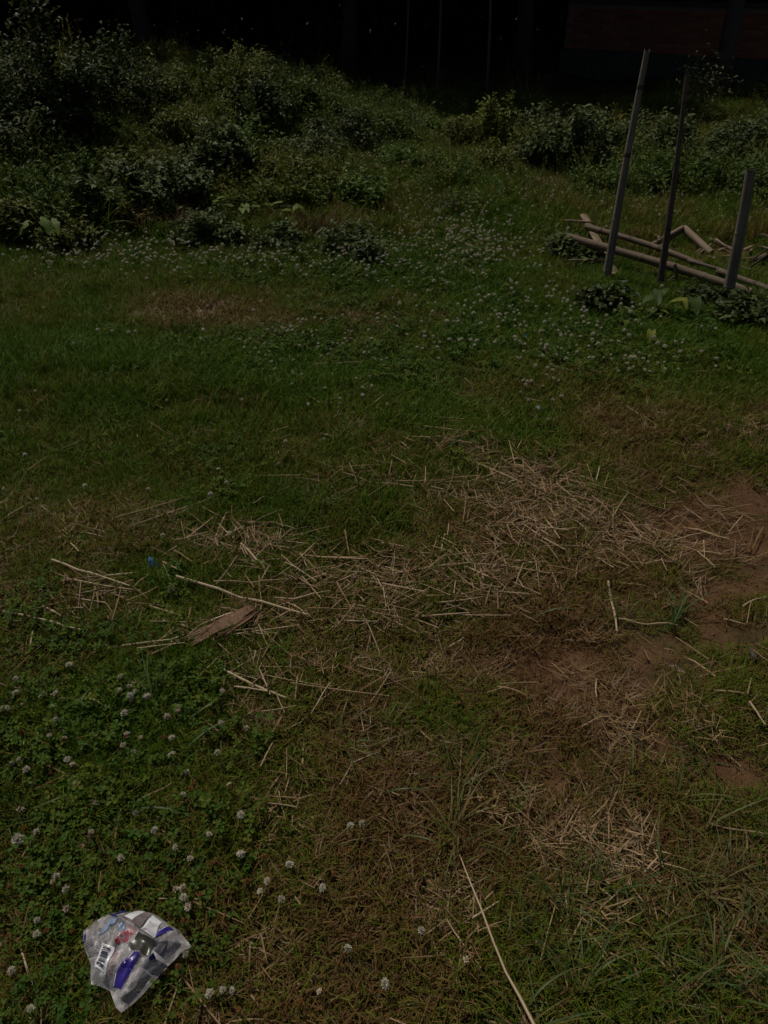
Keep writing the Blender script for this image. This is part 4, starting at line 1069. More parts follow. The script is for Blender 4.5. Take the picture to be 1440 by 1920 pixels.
# ------------------------------------------------------------------ straw, stalk by stalk
STRAW = [  # endpoints in photo pixels, width px, special label
    ((330, 1080), (575, 1152), 7, 'longest bent stalk between the blue ribbon and the bark slab'), ((452, 1019), (495, 1059), 6.5, 'thick pale stalk sloping down right in the left straw drift'),
    ((590, 1019), (555, 1052), 5, 0), ((715, 1018), (782, 1023), 5.5, 'pale tapering stalk lying level above the middle straw drift'), ((682, 1084), (792, 1092), 5, 0), ((545, 1280), (730, 1305), 4.5, 'long thin level stalk below the bark slab to the right'),
    ((400, 1090), (540, 1083), 5, 0), ((515, 1121), (620, 1107), 5, 0), ((645, 1164), (707, 1165), 5.5, 0), ((665, 1060), (720, 1084), 4.5, 0), ((717, 1094), (800, 1110), 5, 0), ((620, 1045), (685, 1045), 5, 0),
    ((617, 1097), (670, 1074), 5, 0), ((795, 799), (890, 810), 4, 'pale stalk furthest back in the grass above the straw'), ((300, 942), (340, 935), 3, 0), ((590, 864), (655, 876), 3, 0), ((690, 930), (740, 897), 4, 0), ((820, 1130), (915, 1117), 5, 0), ((790, 1156), (880, 1149), 5, 0),
    ((1142, 1084), (1158, 1178), 7, 'yellow upright-lying stalk on the edge of the dark soil'), ((1182, 1049), (1351, 1053), 5, 'long level stalk crossing the bare soil at the right'), ((1160, 1158), (1271, 1167), 5, 'stalk lying level just right of the yellow stalk'),
    ((1209, 975), (1253, 1004), 5, 'left arm of the V of stalks on the bare soil'), ((1253, 1004), (1284, 983), 5, 'right arm of the V of stalks on the bare soil'), ((1244, 1004), (1355, 1031), 5, 0), ((1284, 978), (1340, 989), 5, 0), ((1173, 991), (1224, 995), 5, 0), ((1142, 978), (1178, 922), 4, 0),
    ((1300, 1069), (1324, 1115), 4, 0), ((1122, 1258), (1120, 1302), 5, 0), ((844, 1207), (870, 1191), 6, 0), ((933, 1280), (987, 1301), 5, 0), ((915, 1293), (958, 1280), 5, 0), ((1331, 1287), (1395, 1300), 5, 0), ((1402, 1302), (1409, 1271), 5, 0), ((1207, 1200), (1222, 1229), 4, 0),
    ((873, 1062), (922, 1084), 5, 0), ((0, 976), (57, 942), 4.5, 'pale stalk cut by the left edge above the other straw'), ((215, 971), (347, 933), 5, 0), ((240, 988), (396, 934), 4, 0), ((97, 1049), (243, 1098), 6, 'long stalk left of the blue ribbon sloping down right'), ((115, 1089), (250, 1074), 6, 'stalk crossing below the long one left of the blue ribbon'),
    ((-20, 1139), (154, 1178), 7, 'long stalk coming in from the left picture edge'), ((59, 1127), (128, 1159), 6, 0), ((118, 1148), (154, 1153), 5, 0), ((139, 1087), (264, 1107), 5, 0), ((305, 1053), (340, 1070), 5, 0), ((201, 1215), (319, 1199), 6, 'level stalk leading to the left end of the bark slab'),
    ((257, 1216), (347, 1205), 5, 0), ((281, 1136), (344, 1155), 5, 0), ((378, 1171), (444, 1145), 7, 'pale stalk lying along the upper edge of the bark slab'), ((400, 1172), (490, 1170), 5, 'thin stalk crossing over the bark slab'), ((420, 1192), (560, 1172), 5.5, 'stalk running right from under the bark slab'), ((320, 1200), (372, 1180), 7, 0),
    ((417, 1254), (536, 1308), 7, 'long pale stalk sloping down right below the bark slab'), ((439, 1287), (520, 1299), 6, 0), ((229, 1278), (318, 1286), 5, 'grey level stalk at the top of the clover patch'), ((380, 1282), (437, 1263), 4, 0), ((62, 1181), (56, 1214), 5, 0), ((0, 1164), (45, 1164), 4, 0), ((132, 1018), (148, 1034), 4, 0),
    ((78, 1297), (143, 1308), 7, 'pale jointed stalk in the clover near the left edge'), ((165, 1305), (210, 1330), 6, 'sloping stalk in the clover right of the jointed one'), ((73, 1366), (125, 1370), 5.5, 'short level stalk among the clover flowers'), ((45, 1380), (45, 1412), 4, 0), ((567, 1433), (569, 1373), 6, 'upright-lying pinkish stalk in the short grass'), ((657, 1432), (713, 1408), 5, 0),
    ((480, 1505), (557, 1513), 5, 0), ((490, 1334), (555, 1323), 4, 0), ((518, 1300), (534, 1336), 4, 0), ((1050, 1578), (1087, 1508), 5, 'curved stalk above the dry grass patch'), ((885, 1722), (935, 1690), 7, 0), ((1160, 1570), (1240, 1655), 5, 0), ((1335, 1540), (1450, 1565), 5, 'long stalk at the right edge beside the soil'),
    ((1335, 1375), (1395, 1425), 4, 0), ((1405, 1315), (1435, 1357), 6, 'yellowish stalk at the right picture edge'), ((980, 1590), (1120, 1545), 4, 0), ((40, 1780), (70, 1870), 6, 'pale stalk left of the plastic bag'), ((-5, 1915), (25, 1880), 5, 0), ((720, 1140), (800, 1105), 4, 0), ((350, 1010), (400, 970), 4.5, 0), ((405, 1005), (425, 960), 4, 0), ((480, 1040), (545, 990), 5, 0),
    ((450, 1050), (540, 1048), 4.5, 0), ((560, 1040), (690, 1048), 5, 0), ((890, 900), (960, 925), 4, 0), ((870, 858), (980, 905), 4.5, 0), ((860, 845), (920, 862), 4.5, 0), ((960, 870), (1010, 880), 4, 0), ((985, 985), (1060, 1030), 4.5, 0), ((1020, 965), (1050, 1010), 5, 0), ((1090, 1030), (1180, 1060), 4.5, 0), ((940, 1060), (1030, 1075), 4.5, 0),
    ((740, 1075), (850, 1055), 5, 0), ((905, 1020), (990, 1015), 4.5, 0), ((1230, 1010), (1330, 985), 5, 0), ((1330, 1045), (1440, 1035), 4, 0), ((1395, 1130), (1460, 1100), 6, 0), ((1360, 1150), (1400, 1165), 4, 0), ((640, 680), (680, 678), 3, 0), ((585, 682), (665, 680), 3.2, 'thin straw lying level in the white clover'), ((553, 725), (600, 755), 3.6, 'bent straw below the white clover patch'),
    ((350, 802), (430, 808), 4, 0), ((360, 806), (480, 812), 4, 'long straw lying level in the middle of the green grass'), ((490, 830), (545, 815), 3.5, 0), ((600, 812), (640, 822), 3.5, 0), ((0, 730), (60, 729), 3, 0), ((250, 752), (270, 762), 4, 0), ((380, 785), (398, 794), 4, 0), ((625, 785), (640, 762), 4, 0), ((695, 760), (720, 740), 3, 0)]

def fit(t):
    for a in ('a little ', 'just ', 'well ', 'lying ', 'short ', 'long '):
        if len(t.split()) > 16: t = t.replace(a, '', 1)
    for a, b in (('in front and', 'before and'), ('straw stalk', 'straw')):
        if len(t.split()) > 16: t = t.replace(a, b, 1)
    return t

def straw_obj(pa, pb, r, label, mat, sag=0.0, group='straw stalks on the ground', kink=None):
    r_ = random.Random(int(pa[0] * 9999 + pb[1] * 777))
    n = 6
    L = np.linalg.norm(pb - pa)
    bx = r_.gauss(0, 0.012) * L
    d = (pb - pa) / L; side = np.array([-d[1], d[0], 0])
    mid = (pa + pb) / 2
    pts, rr_ = [], []
    lift = 0.6 * max(0.0, max(float(H(*(pa + (pb - pa) * q)[:2])) + 0.010 - (pa + (pb - pa) * q)[2] for q in (0.2, 0.4, 0.6, 0.8)))
    for i in range(n + 1):
        t = i / n
        p = pa + (pb - pa) * t + side * bx * math.sin(math.pi * t)
        so = float(soil_map(p[0], p[1]))
        p[2] -= so * 0.024
        pts.append(p - mid + np.array([0, 0, lift])); rr_.append(r * (1 - 0.35 * t) * (1.0 + (0.18 if i in (2, 4) else 0)))
    mb = MB(); mb.tube(pts, rr_, 6)
    o = link('straw_stalk', mb.mesh('straw_stalk', mat, False), None, tuple(mid))
    return tag(o, fit(label), 'straw', group)

LANDS = [(285, 1055, 'the blue ribbon'), (412, 1175, 'the bark slab'), (245, 1790, 'the plastic bag'), (452, 1116, 'the longest bent stalk'), (474, 1039, 'the thick pale stalk'), (750, 1020, 'the pale tapering stalk'), (640, 1292, 'the long thin level stalk'),
         (842, 805, 'the furthest pale stalk'), (1150, 1130, 'the yellow stalk'), (1266, 1051, 'the long stalk on the soil'), (1253, 1000, 'the V of stalks'), (1276, 1261, 'the whitish wood chip'), (28, 960, 'the pale edge stalk'), (170, 1075, 'the crossed stalks'), (78, 1160, 'the long edge stalk'),
         (476, 1281, 'the pale stalk below the bark'), (272, 1282, 'the grey level stalk'), (110, 1302, 'the pale jointed stalk'), (188, 1318, 'the sloping stalk'), (99, 1368, 'the short level stalk'), (568, 1403, 'the pinkish stalk'), (1068, 1543, 'the curved stalk'), (290, 1520, 'the thick bent green blade'),
         (390, 1378, 'the long rising green blade'), (155, 1312, 'the straight green blade'), (98, 1498, 'the thin lying green blade'), (795, 1578, 'the yellow green blade'), (930, 1760, 'the very long stalk'), (505, 649, 'the oval fallen leaf'), (985, 628, 'the tiny blue scrap'), (1012, 766, 'the mint scrap'),
         (625, 681, 'the thin level straw'), (577, 740, 'the bent straw'), (420, 808, 'the straw in the green grass'), (1222, 629, 'the single upright leaf'), (1290, 570, 'the yellow heart leaves'), (35, 1573, 'the largest clover head'), (1136, 530, 'the tallest post'), (1361, 566, 'the thick post'), (55, 1825, 'the pale stalk by the bag'),
         (1395, 590, 'the lobed leaves'), (1180, 590, 'the small grey leaf'), (380, 590, 'the dry patch'), (770, 1482, 'the arched green blade'), (1000, 905, 'the densest straw'), (1100, 1595, 'the dry grass patch'), (620, 610, 'the densest clover blossoms')]
USED = {}
def near(u, v, size=(24, 70, 150), own=None):
    """where something lies, told from the nearest thing one can find"""
    d, lu, lv, nm = min((math.hypot(u - a, (v - b) * 1.2), a, b, n) for a, b, n in LANDS)
    if d < 14: return 'touching ' + nm
    h = 'left' if u < lu else 'right'; dv = (v - lv) * 1.2; du = abs(u - lu)
    w = ('behind' if dv < 0 else 'in front of') if abs(dv) > 2.2 * du else (h + ' of' if du > 2.2 * abs(dv) else ('behind and ' if dv < 0 else 'in front and ') + h + ' of')
    q = 'just ' if d < size[0] else ('a little ' if d < size[1] else ('' if d < size[2] else 'well '))
    return q + w + ' ' + nm
def slope(a, b):
    if a[0] > b[0]: a, b = b, a
    t = math.degrees(math.atan2(-(b[1] - a[1]), b[0] - a[0]))
    L = math.hypot(b[0] - a[0], b[1] - a[1])
    sz = 'short' if L < 45 else ('' if L < 85 else 'long')
    dr = 'lying level' if abs(t) < 9 else ('pointing away' if abs(t) > 60 else ('rising right' if t > 0 else 'sloping down right'))
    return (sz + ' straw stalk ' + dr + ', ').lstrip()
ns = 0
for a, b, w, lab in STRAW:
    pa, pb = ground(*a, 0.022 + 0.01 * random.random()), ground(*b, 0.022 + 0.012 * random.random())
    lab2 = lab or slope(a, b) + near((a[0] + b[0]) / 2, (a[1] + b[1]) / 2)
    straw_obj(pa, pb, max(0.0012, w * 0.34 * depth(pa) / F), lab2, M_straw_pale if w >= 5.5 else M_straw, 0.05, 'straw stalks on the ground'); ns += 1
x, y = straw_b.sample(300 - ns)
for i in range(len(x)):
    a = RNG.uniform(0, 6.283); L = RNG.uniform(0.06, 0.19)
    pa = np.array([x[i], y[i], 0]); pb = pa + L * np.array([math.cos(a), math.sin(a) * 0.8, 0])
    for p in (pa, pb): p[2] = float(H(p[0], p[1])) + RNG.uniform(0.018, 0.04)
    ua, va, _ = project(*pa); ub, vb, _ = project(*pb)
    straw_obj(pa, pb, RNG.uniform(0.0011, 0.0021), slope((ua, va), (ub, vb)) + near((ua + ub) / 2, (va + vb) / 2), M_straw)
# the long stalk in the foreground, bent in three places
pts = [ground(862, 1603, 0.05), ground(880, 1650, 0.06), ground(902, 1703, 0.065), ground(925, 1765, 0.06), ground(948, 1822, 0.055), ground(975, 1870, 0.06), ground(1003, 1925, 0.07), ground(1020, 1960, 0.07)]
mb = MB(); mb.tube(pts, [0.0011, 0.0017, 0.0019, 0.0021, 0.0023, 0.0027, 0.0030, 0.003], 7)
tag(link('straw_stalk', mb.mesh('straw_stalk', M_straw_pale, True)), 'very long thin pale stalk running off the bottom edge of the picture', 'straw')
# thick white chip and pale bits
plank('thick whitish wood chip on the bare soil at the right', (1260, 1250), (1293, 1273), 10, M_split, -0.010, -0.008, 0.006, 'wood_chip', 'chip', 0.4)
plank('small pale chip at the right edge above the soil', (1409, 1222), (1414, 1236), 7, M_conc, 0.02, 0.02, 0.004, 'wood_chip', 'chip', 0.6)

# single long green blades
BL = [((220, 1523), (300, 1514), (353, 1533), 6, 'thick bright green grass blade bent across the clover'), ((338, 1415), (390, 1368), (443, 1345), 6, 'long green blade rising right from the clover'), ((140, 1342), (155, 1308), (172, 1287), 5, 'straight green blade leaning right at the top of the clover'),
      ((350, 1350), (390, 1322), (412, 1310), 5, 'green blade under the pale straw right of the clover'), ((55, 1517), (100, 1500), (140, 1480), 4, 'thin green blade lying between white flowers at the left'), ((1180, 1455), (1187, 1410), (1183, 1370), 4, 'upright green blade on the right beside the soil'),
      ((750, 1565), (800, 1572), (840, 1592), 4.5, 'yellow green blade lying above the very long stalk'), ((720, 1490), (760, 1478), (830, 1484), 4.5, 'arched green blade in the middle of the foreground'), ((1060, 1700), (1100, 1712), (1135, 1740), 5, 'arched green blade below the dry grass patch'),
      ((1100, 1850), (1150, 1800), (1240, 1775), 5, 'long pale green blade arching at the lower right'), ((985, 1900), (1030, 1840), (1110, 1805), 5.5, 'wide green blade near the bottom edge'), ((1240, 1640), (1235, 1590), (1228, 1560), 5, 'upright pale green blade right of the dry grass patch'),
      ((1000, 1160), (1050, 1140), (1100, 1150), 4, 'pale green bent blade left of the yellow stalk')]
M_blade = shade_mat('green_blade', [(0, (0.055, 0.09, 0.025)), (1, (0.10, 0.135, 0.04))], 0.3)
for a, mpt, b, w, lab in BL:
    pa, pm, pb = ground(*a, 0.02), ground(*mpt, 0.06), ground(*b, 0.035)
    V, n = [], 9
    wid = w * 0.42 * depth(pa) / F
    for i in range(n + 1):
        t = i / n
        p = (1 - t) ** 2 * pa + 2 * t * (1 - t) * (2 * pm - 0.5 * (pa + pb)) + t * t * pb
        d = pb - pa; s = np.array([-d[1], d[0], 0]); s /= np.linalg.norm(s)
        ww = wid * (1 - t ** 2.5) * (0.6 + 0.4 * min(1, t * 3)) + 0.0002
        V += [p - s * ww, p + np.array([0, 0, -ww * 0.5]), p + s * ww]
    Fc = []
    for i in range(n):
        q = 3 * i; Fc += [(q, q + 1, q + 4, q + 3), (q + 1, q + 2, q + 5, q + 4)]
    tag(link('grass_blade', mk_mesh('grass_blade', V, Fc, M_blade, [random.random()] * len(V), True)), lab, 'grass blade')

# ------------------------------------------------------------------ clover flowers
def head_mesh(kind, seed):
    r = np.random.default_rng(seed)
    n = {'w': 62, 'h': 48, 'b': 44}[kind]
    i = np.arange(n) + 0.5
    zz = 1 - (1.55 if kind == 'w' else 1.75) * i / n
    ph = i * 2.39996
    rr_ = np.sqrt(np.maximum(0, 1 - zz ** 2))
    d = np.stack([rr_ * np.cos(ph), rr_ * np.sin(ph), zz], 1) + r.normal(size=(n, 3)) * 0.10
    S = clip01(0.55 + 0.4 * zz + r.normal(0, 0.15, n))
    if kind == 'h':
        low = zz < 0.1
        d[low, 2] -= 0.7; S[low] = clip01(r.normal(0.1, 0.12, low.sum())); S[~low] = clip01(r.normal(0.85, 0.15, (~low).sum()))
    if kind == 'b':
        d[:, 2] -= 0.45
    L = (0.0095 if kind != 'b' else 0.0080) * r.uniform(0.8, 1.15, n)
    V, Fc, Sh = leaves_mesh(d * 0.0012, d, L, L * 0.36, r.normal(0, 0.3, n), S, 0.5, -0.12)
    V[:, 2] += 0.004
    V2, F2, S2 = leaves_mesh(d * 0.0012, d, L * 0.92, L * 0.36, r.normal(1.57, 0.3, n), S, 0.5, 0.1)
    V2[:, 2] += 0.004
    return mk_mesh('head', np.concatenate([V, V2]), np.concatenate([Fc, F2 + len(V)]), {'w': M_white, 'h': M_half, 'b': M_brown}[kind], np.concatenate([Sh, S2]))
HEADS = {k: [head_mesh(k, 10 * j + ord(k)) for j in range(4)] for k in 'whb'}
STEMS = []
for j in range(4):
    mb = MB(); b = random.uniform(-0.012, 0.012)
    mb.tube([(b * 2, b, -0.055), (b, b * 0.2, -0.03), (0, 0, -0.008), (0, 0, 0.002)], [0.0009, 0.0008, 0.0007, 0.0008], 5, False)
    STEMS.append(mb.mesh('stem', M_stem, True))
FL = []
C3 = lambda s: [tuple(q.split(',')) for q in s.split()]
for q in C3('388,142,w 685,208,w 88,222,w 90,300,w 237,317,w 317,303,h 130,365,h 12,395,w 42,385,w 292,375,w 318,450,w 670,290,w 768,288,w 732,312,w 742,340,h 830,322,w 725,262,h 585,238,b 700,412,w 938,435,h 1000,380,w 1000,398,h 1187,418,b 1160,465,b 1238,335,b 1250,290,w 1248,480,w 1385,500,h 970,555,w 968,650,w 715,540,h 690,592,h 793,553,h 758,635,w 715,685,b 923,545,b 455,552,b 362,555,h 283,542,w 122,515,b 103,675,w 70,697,w 152,732,w 380,675,w 408,705,h 420,810,h 285,750,b 290,803,b 12,640,b 555,862,w 545,915,w 578,852,w 765,975,w 1033,875,w 1045,745,h 1088,800,b 1070,835,b 1290,818,h 1222,635,w 115,960,h 480,988,b 205,1080,w 105,1120,w 140,1065,b 510,1090,h 532,1120,b 865,1075,w 880,1100,b 817,1072,b 990,1165,w 952,1190,b 688,1230,w 1070,1230,w 1175,1100,w 1355,985,w 1355,1210,w 645,1170,b'):
    FL.append((int(q[0]) / 3, 1200 + int(q[1]) / 3, q[2]))
for q in C3('318,130,w 300,165,h 370,200,w 212,115,b 120,75,b 128,137,b 55,185,b 375,315,h 208,375,w 203,455,w 405,440,b 45,465,b 62,665,w 170,880,w 1030,195,h 985,205,h 1030,250,w 1060,300,h 1130,235,b 1390,155,b 1195,55,b 1030,380,b 1045,560,w 1000,640,b 1300,775,w 1185,795,w 580,228,b 265,435,b 1345,880,b'):
    FL.append((int(q[0]) / 3, 1600 + int(q[1]) / 3, q[2]))
for q in C3('597,740,w 533,752,w 378,1095,w 190,972,w 65,1058,w 25,1115,w 145,1160,w 435,1010,b 530,885,b 40,920,b 30,640,b 10,855,b'):
    FL.append((480 + int(q[0]) / 3, 1300 + int(q[1]) / 3, q[2]))
FL += [(791, 1745, 'w'), (875, 1801, 'h'), (720, 1845, 'w'), (650, 1780, 'w'), (600, 1860, 'h'), (560, 1880, 'b'), (420, 1860, 'w'), (305, 962 + 43, 'w'), (278, 918, 'w'), (432, 1000, 'w'), (410, 880, 'w'), (425, 905, 'w'), (395, 928, 'w'), (535, 828, 'w'), (607, 825, 'w'), (500, 845, 'b'), (520, 870, 'w'),
       (160, 912, 'w'), (8, 916, 'w'), (70, 936, 'w'), (38, 771, 'w'), (47, 854, 'w'), (66, 734, 'w'), (314, 751, 'w'), (320, 1108, 'w'), (550, 700, 'w'), (637, 756, 'w'), (578, 758, 'w'), (450, 702, 'w'), (726, 758, 'w'), (455, 750, 'w'), (680, 742, 'w')]
for q in C3('225,282,w 255,272,w 272,298,w 285,285,w 300,290,w 312,270,w 325,280,w 340,275,w 352,298,w 365,290,w 380,262,w 392,285,w 310,312,w 430,215,w 445,232,w 460,215,w 485,220,w 465,305,w 505,285,w 525,298,w 527,325,w 550,288,w 543,205,w 585,215,w 730,185,w 655,205,w 678,205,w 815,218,w 968,235,w 745,310,w 770,292,w 790,300,w 745,345,w 788,345,w 760,365,h 695,378,w 730,380,w 665,380,w 715,405,w 648,418,w 862,342,w 925,342,w 878,435,w 908,442,w 948,415,w 945,482,w 990,488,w 632,452,h 582,462,w 563,380,w 565,402,w 437,392,w 322,382,w 205,375,w 232,430,w 138,408,w 65,405,w 108,438,w 165,438,w 212,458,w 250,500,w 30,352,w 75,360,w 105,345,w 162,345,w 190,328,w 400,485,w 388,565,w 405,585,w 453,585,w 275,552,w 230,602,w 190,552,w 150,648,w 78,618,w 390,655,w 612,678,w 820,615,w 912,600,w 925,665,w 860,678,w 865,732,w 710,750,w 497,790,w 40,752,w 1020,368,w 1268,412,w 1340,328,w 1280,322,w 1130,258,w 1095,262,w 1018,200,w 1030,480,w 1110,520,w 1350,372,w 1385,370,w 1275,300,w 1160,318,w 1375,478,w 1030,788,h'):
    FL.append((440 + int(q[0]) / 3.6, 540 + int(q[1]) / 3.6, q[2]))
for q in C3('55,125,w 510,215,w 830,190,w 870,250,w 540,625,w 130,710,w 90,688,w 165,682,w 700,798,w 640,872,w 728,910,w 620,995,w 735,1050,w 830,1102,w 205,1097,w 278,1115,w 345,1105,w 245,1170,w 550,1205,w 150,1305,w 295,1445,w 880,1378,w 425,805,w 425,840,w 205,565,w 235,442,w 150,430,w 65,320,w 800,630,w 820,495,w 725,1450,w 645,1790,w'):
    FL.append((960 + int(q[0]) / 9.6, 600 + int(q[1]) / 9.6, q[2]))
for q in C3('55,590,w 112,570,w 220,602,w 330,600,w 385,602,w 425,628,w 508,640,w 400,690,w 295,670,w 270,685,w 180,700,w 160,685,w 440,708,w 472,708,w 570,690,w 685,688,w 648,585,w 765,580,w 822,572,w 875,635,w 950,640,w 980,685,w 1275,510,w 1345,530,w 1305,583,w 1415,615,w 1355,617,w 860,690,w 95,333,w 50,660,w'):
    FL.append((1120 + int(q[0]) / 4.5, 540 + int(q[1]) / 4.5, q[2]))
FL = FL[:300]
KINDW = {'w': 'white clover head ', 'h': 'half faded clover head ', 'b': 'withered orange-brown clover head '}
for i, (u, v, k) in enumerate(FL):
    hz = random.uniform(0.035, 0.055)
    p = ground(u, v, hz)
    zone = 2 if v < 1150 else (0 if u < 400 else 1)
    if (u, v, k) == (105 / 3, 1200 + 1120 / 3, 'w'): lab, sc = 'largest white clover head at the far left above the plastic bag', 1.25
    else: lab, sc = KINDW[k] + near(u, v), random.uniform(0.60, 0.90) * (0.82 if k == 'b' else 1)
    t = thing('clover_flower', lab, 'clover flower', p, random.uniform(0, 6.28), 'clover flowers')
    h = link('head', HEADS[k][i % 4], t, (0, 0, 0), (random.gauss(0, 0.35) - (0.2 if v > 1200 else 0), random.gauss(0, 0.35), 0)); h.scale = (sc * random.uniform(0.82, 1.15), sc * random.uniform(0.85, 1.1), sc * random.uniform(0.7, 1.1))
    link('stem', STEMS[i % 4], t)
# the many far ones
far_b = Blobs([(330, 500, 330, 26, 1.0), (640, 505, 130, 26, 0.7), (810, 430, 130, 60, 1.0), (900, 480, 110, 50, 0.8), (1350, 350, 90, 26, 1.2), (1240, 350, 120, 40, 0.5), (700, 340, 140, 60, 0.3), (420, 330, 330, 90, 0.10), (150, 470, 200, 20, 0.8), (1200, 400, 200, 40, 0.3), (960, 370, 130, 40, 0.4), (1040, 620, 180, 60, 0.45), (1240, 700, 140, 30, 0.6), (900, 600, 220, 60, 0.25), (300, 640, 260, 50, 0.05)])
x, y = far_b.sample(2300); n = len(x)
k = (y > 3.2) & (soil_map(x, y) < 0.4)
x, y = x[k], y[k]; n = len(x)
C_head = proto_collection('far_clover_head', HEADS['w'])
P = pts_on_ground(x, y, 0.05) + np.stack([x * 0, x * 0, RNG.uniform(-0.01, 0.05, n)], 1)
scatter('clover_blossoms', 'hundreds of tiny white clover heads in the far grass', 'clover', C_head, P, rots(n, 0.3), RNG.uniform(0.6, 1.05, n), RNG.random(n), RNG.integers(0, 4, n))

# ------------------------------------------------------------------ plastic bag
m, nt = new_mat('clear_film')
nz = noise_tex(nt, 55, 4, 0.6, 'Object')
p = N(nt, 'ShaderNodeBsdfPrincipled')
p.inputs['Base Color'].default_value = (0.70, 0.67, 0.72, 1); p.inputs['Roughness'].default_value = 0.27; p.inputs['Specular IOR Level'].default_value = 0.5
tr = N(nt, 'ShaderNodeBsdfTransparent'); tr.inputs[0].default_value = (0.95, 0.95, 0.96, 1)
ms = N(nt, 'ShaderNodeMixShader'); ms.inputs[0].default_value = 0.28
nt.links.new(tr.outputs[0], ms.inputs[1]); nt.links.new(p.outputs[0], ms.inputs[2])
ou = N(nt, 'ShaderNodeOutputMaterial'); nt.links.new(ms.outputs[0], ou.inputs[0])
M_film = m
BP = lambda x, y: (120 + x / 5.538, 1680 + y / 5.538)
BZ = float(H(*ground(*BP(650, 600))[:2])) + 0.018
BO = at_z(*BP(680, 560), BZ + 0.05)
def bxy(x, y):
    q = at_z(*BP(x, y), BZ + 0.045); return q[0] - BO[0], q[1] - BO[1]
outl = [(165, 290), (280, 205), (400, 125), (470, 130), (580, 95), (780, 90), (900, 110), (1050, 210), (1190, 310), (1305, 450), (1200, 500), (1120, 585), (1060, 640), (960, 750), (800, 930), (700, 1030), (560, 1130), (500, 1070), (440, 900), (330, 855), (240, 840), (245, 640), (180, 480), (163, 400)]
OP = np.array([bxy(*q) for q in outl])
ang = np.arctan2(OP[:, 1], OP[:, 0]); 
def brad(a):
    """distance from the centre to the outline along a direction"""
    a = np.atleast_1d(a); out = np.zeros_like(a)
    n = len(OP)
    for j, an in enumerate(a):
        d = np.array([math.cos(an), math.sin(an)]); best = 0.02
        for i in range(n):
            P0, P1 = OP[i], OP[(i + 1) % n]; e = P1 - P0
            den = d[0] * e[1] - d[1] * e[0]
            if abs(den) < 1e-9: continue
            t = (P0[0] * e[1] - P0[1] * e[0]) / den; s = (P0[0] * d[1] - P0[1] * d[0]) / den
            if t > 0 and -1e-6 <= s <= 1 + 1e-6: best = max(best, t)
        out[j] = best
    return out
_A = np.linspace(-math.pi, math.pi, 721); _R = brad(_A)
CRE = [((450, 150), (960, 520), 0.010, 0.010), ((480, 290), (545, 560), 0.006, 0.006), ((1190, 310), (560, 1090), 0.006, 0.012), ((1250, 460), (640, 1000), 0.006, 0.009), ((430, 520), (610, 330), 0.005, 0.006), ((560, 780), (800, 620), 0.004, 0.008), ((200, 480), (450, 880), 0.006, 0.010), ((300, 250), (420, 520), 0.006, 0.010)]
CREW = [(np.array(bxy(*a)), np.array(bxy(*b)), h, w) for a, b, h, w in CRE]
def film_z(x, y, lift=0.0):
    x = np.asarray(x, float); y = np.asarray(y, float)
    r = np.hypot(x, y) / np.interp(np.arctan2(y, x), _A, _R)
    r = np.clip(r, 0, 1)
    z = 0.034 + 0.017 * (1 - r ** 3) + 0.0022 * vnoise(x * 45, y * 45, 20) + 0.0075 * (1 - np.abs(vnoise(x * 26 + y * 12, y * 22 - x * 9, 21))) ** 2 + 0.0035 * (1 - np.abs(vnoise(x * 60 - y * 25, y * 40 + x * 30, 22))) ** 3
    for a, b, h, w in CREW:
        e = b - a; L2 = e @ e
        t = np.clip(((x - a[0]) * e[0] + (y - a[1]) * e[1]) / L2, 0, 1)
        dd = np.hypot(x - a[0] - t * e[0], y - a[1] - t * e[1])
        z = z + h * np.exp(-(dd / (w * 0.5)) ** 2)
    return z * (0.55 + 0.45 * (1 - r ** 6)) + lift
bag = thing('plastic_bag', 'crumpled clear plastic food bag with blue bands and barcode lying in the clover', 'plastic bag', (BO[0], BO[1], BZ))
def film(name, zf, mat):
    na, nr = 260, 66
    V = [(0, 0, float(zf(0.0, 0.0)))]
    for i in range(1, nr + 1):
        r = (i / nr)
        for j in range(na):
            a = -math.pi + 2 * math.pi * j / na; R = float(np.interp(a, _A, _R)) * r
            V.append((R * math.cos(a), R * math.sin(a), 0))
    V = np.array(V); V[:, 2] = zf(V[:, 0], V[:, 1])
    Fc = [(0, 1 + j, 1 + (j + 1) % na) for j in range(na)]
    for i in range(nr - 1):
        for j in range(na):
            a, b = 1 + i * na + j, 1 + i * na + (j + 1) % na
            Fc.append((a, a + na, b + na, b))
    return link(name, mk_mesh(name, V, Fc, mat, None, True), bag)
film('front_film', film_z, M_film)
film('back_film', lambda x, y: 0.014 + 0.25 * film_z(x * 1.02 + 0.3, y + 0.2) * 0.3 + 0.004 * vnoise(x * 40, y * 40, 23), M_film)

def print_mat(name, col, rough=0.3): return plain(name, col, rough, 0.5)
M_blue = print_mat('blue_print', (0.028, 0.018, 0.20)); M_lblue = print_mat('light_blue_print', (0.20, 0.27, 0.40)); M_lab = print_mat('white_print', (0.72, 0.74, 0.78)); M_taupe = print_mat('taupe_print', (0.22, 0.18, 0.17))
M_ink = print_mat('dark_ink', (0.03, 0.03, 0.06)); M_red = print_mat('red_ink', (0.30, 0.03, 0.05)); M_pic = print_mat('dark_food_picture', (0.045, 0.045, 0.035)); M_pink = print_mat('pink_print', (0.36, 0.10, 0.14)); M_pale = print_mat('pale_pink_print', (0.45, 0.30, 0.30)); M_purple = print_mat('grey_ink', (0.16, 0.15, 0.19))

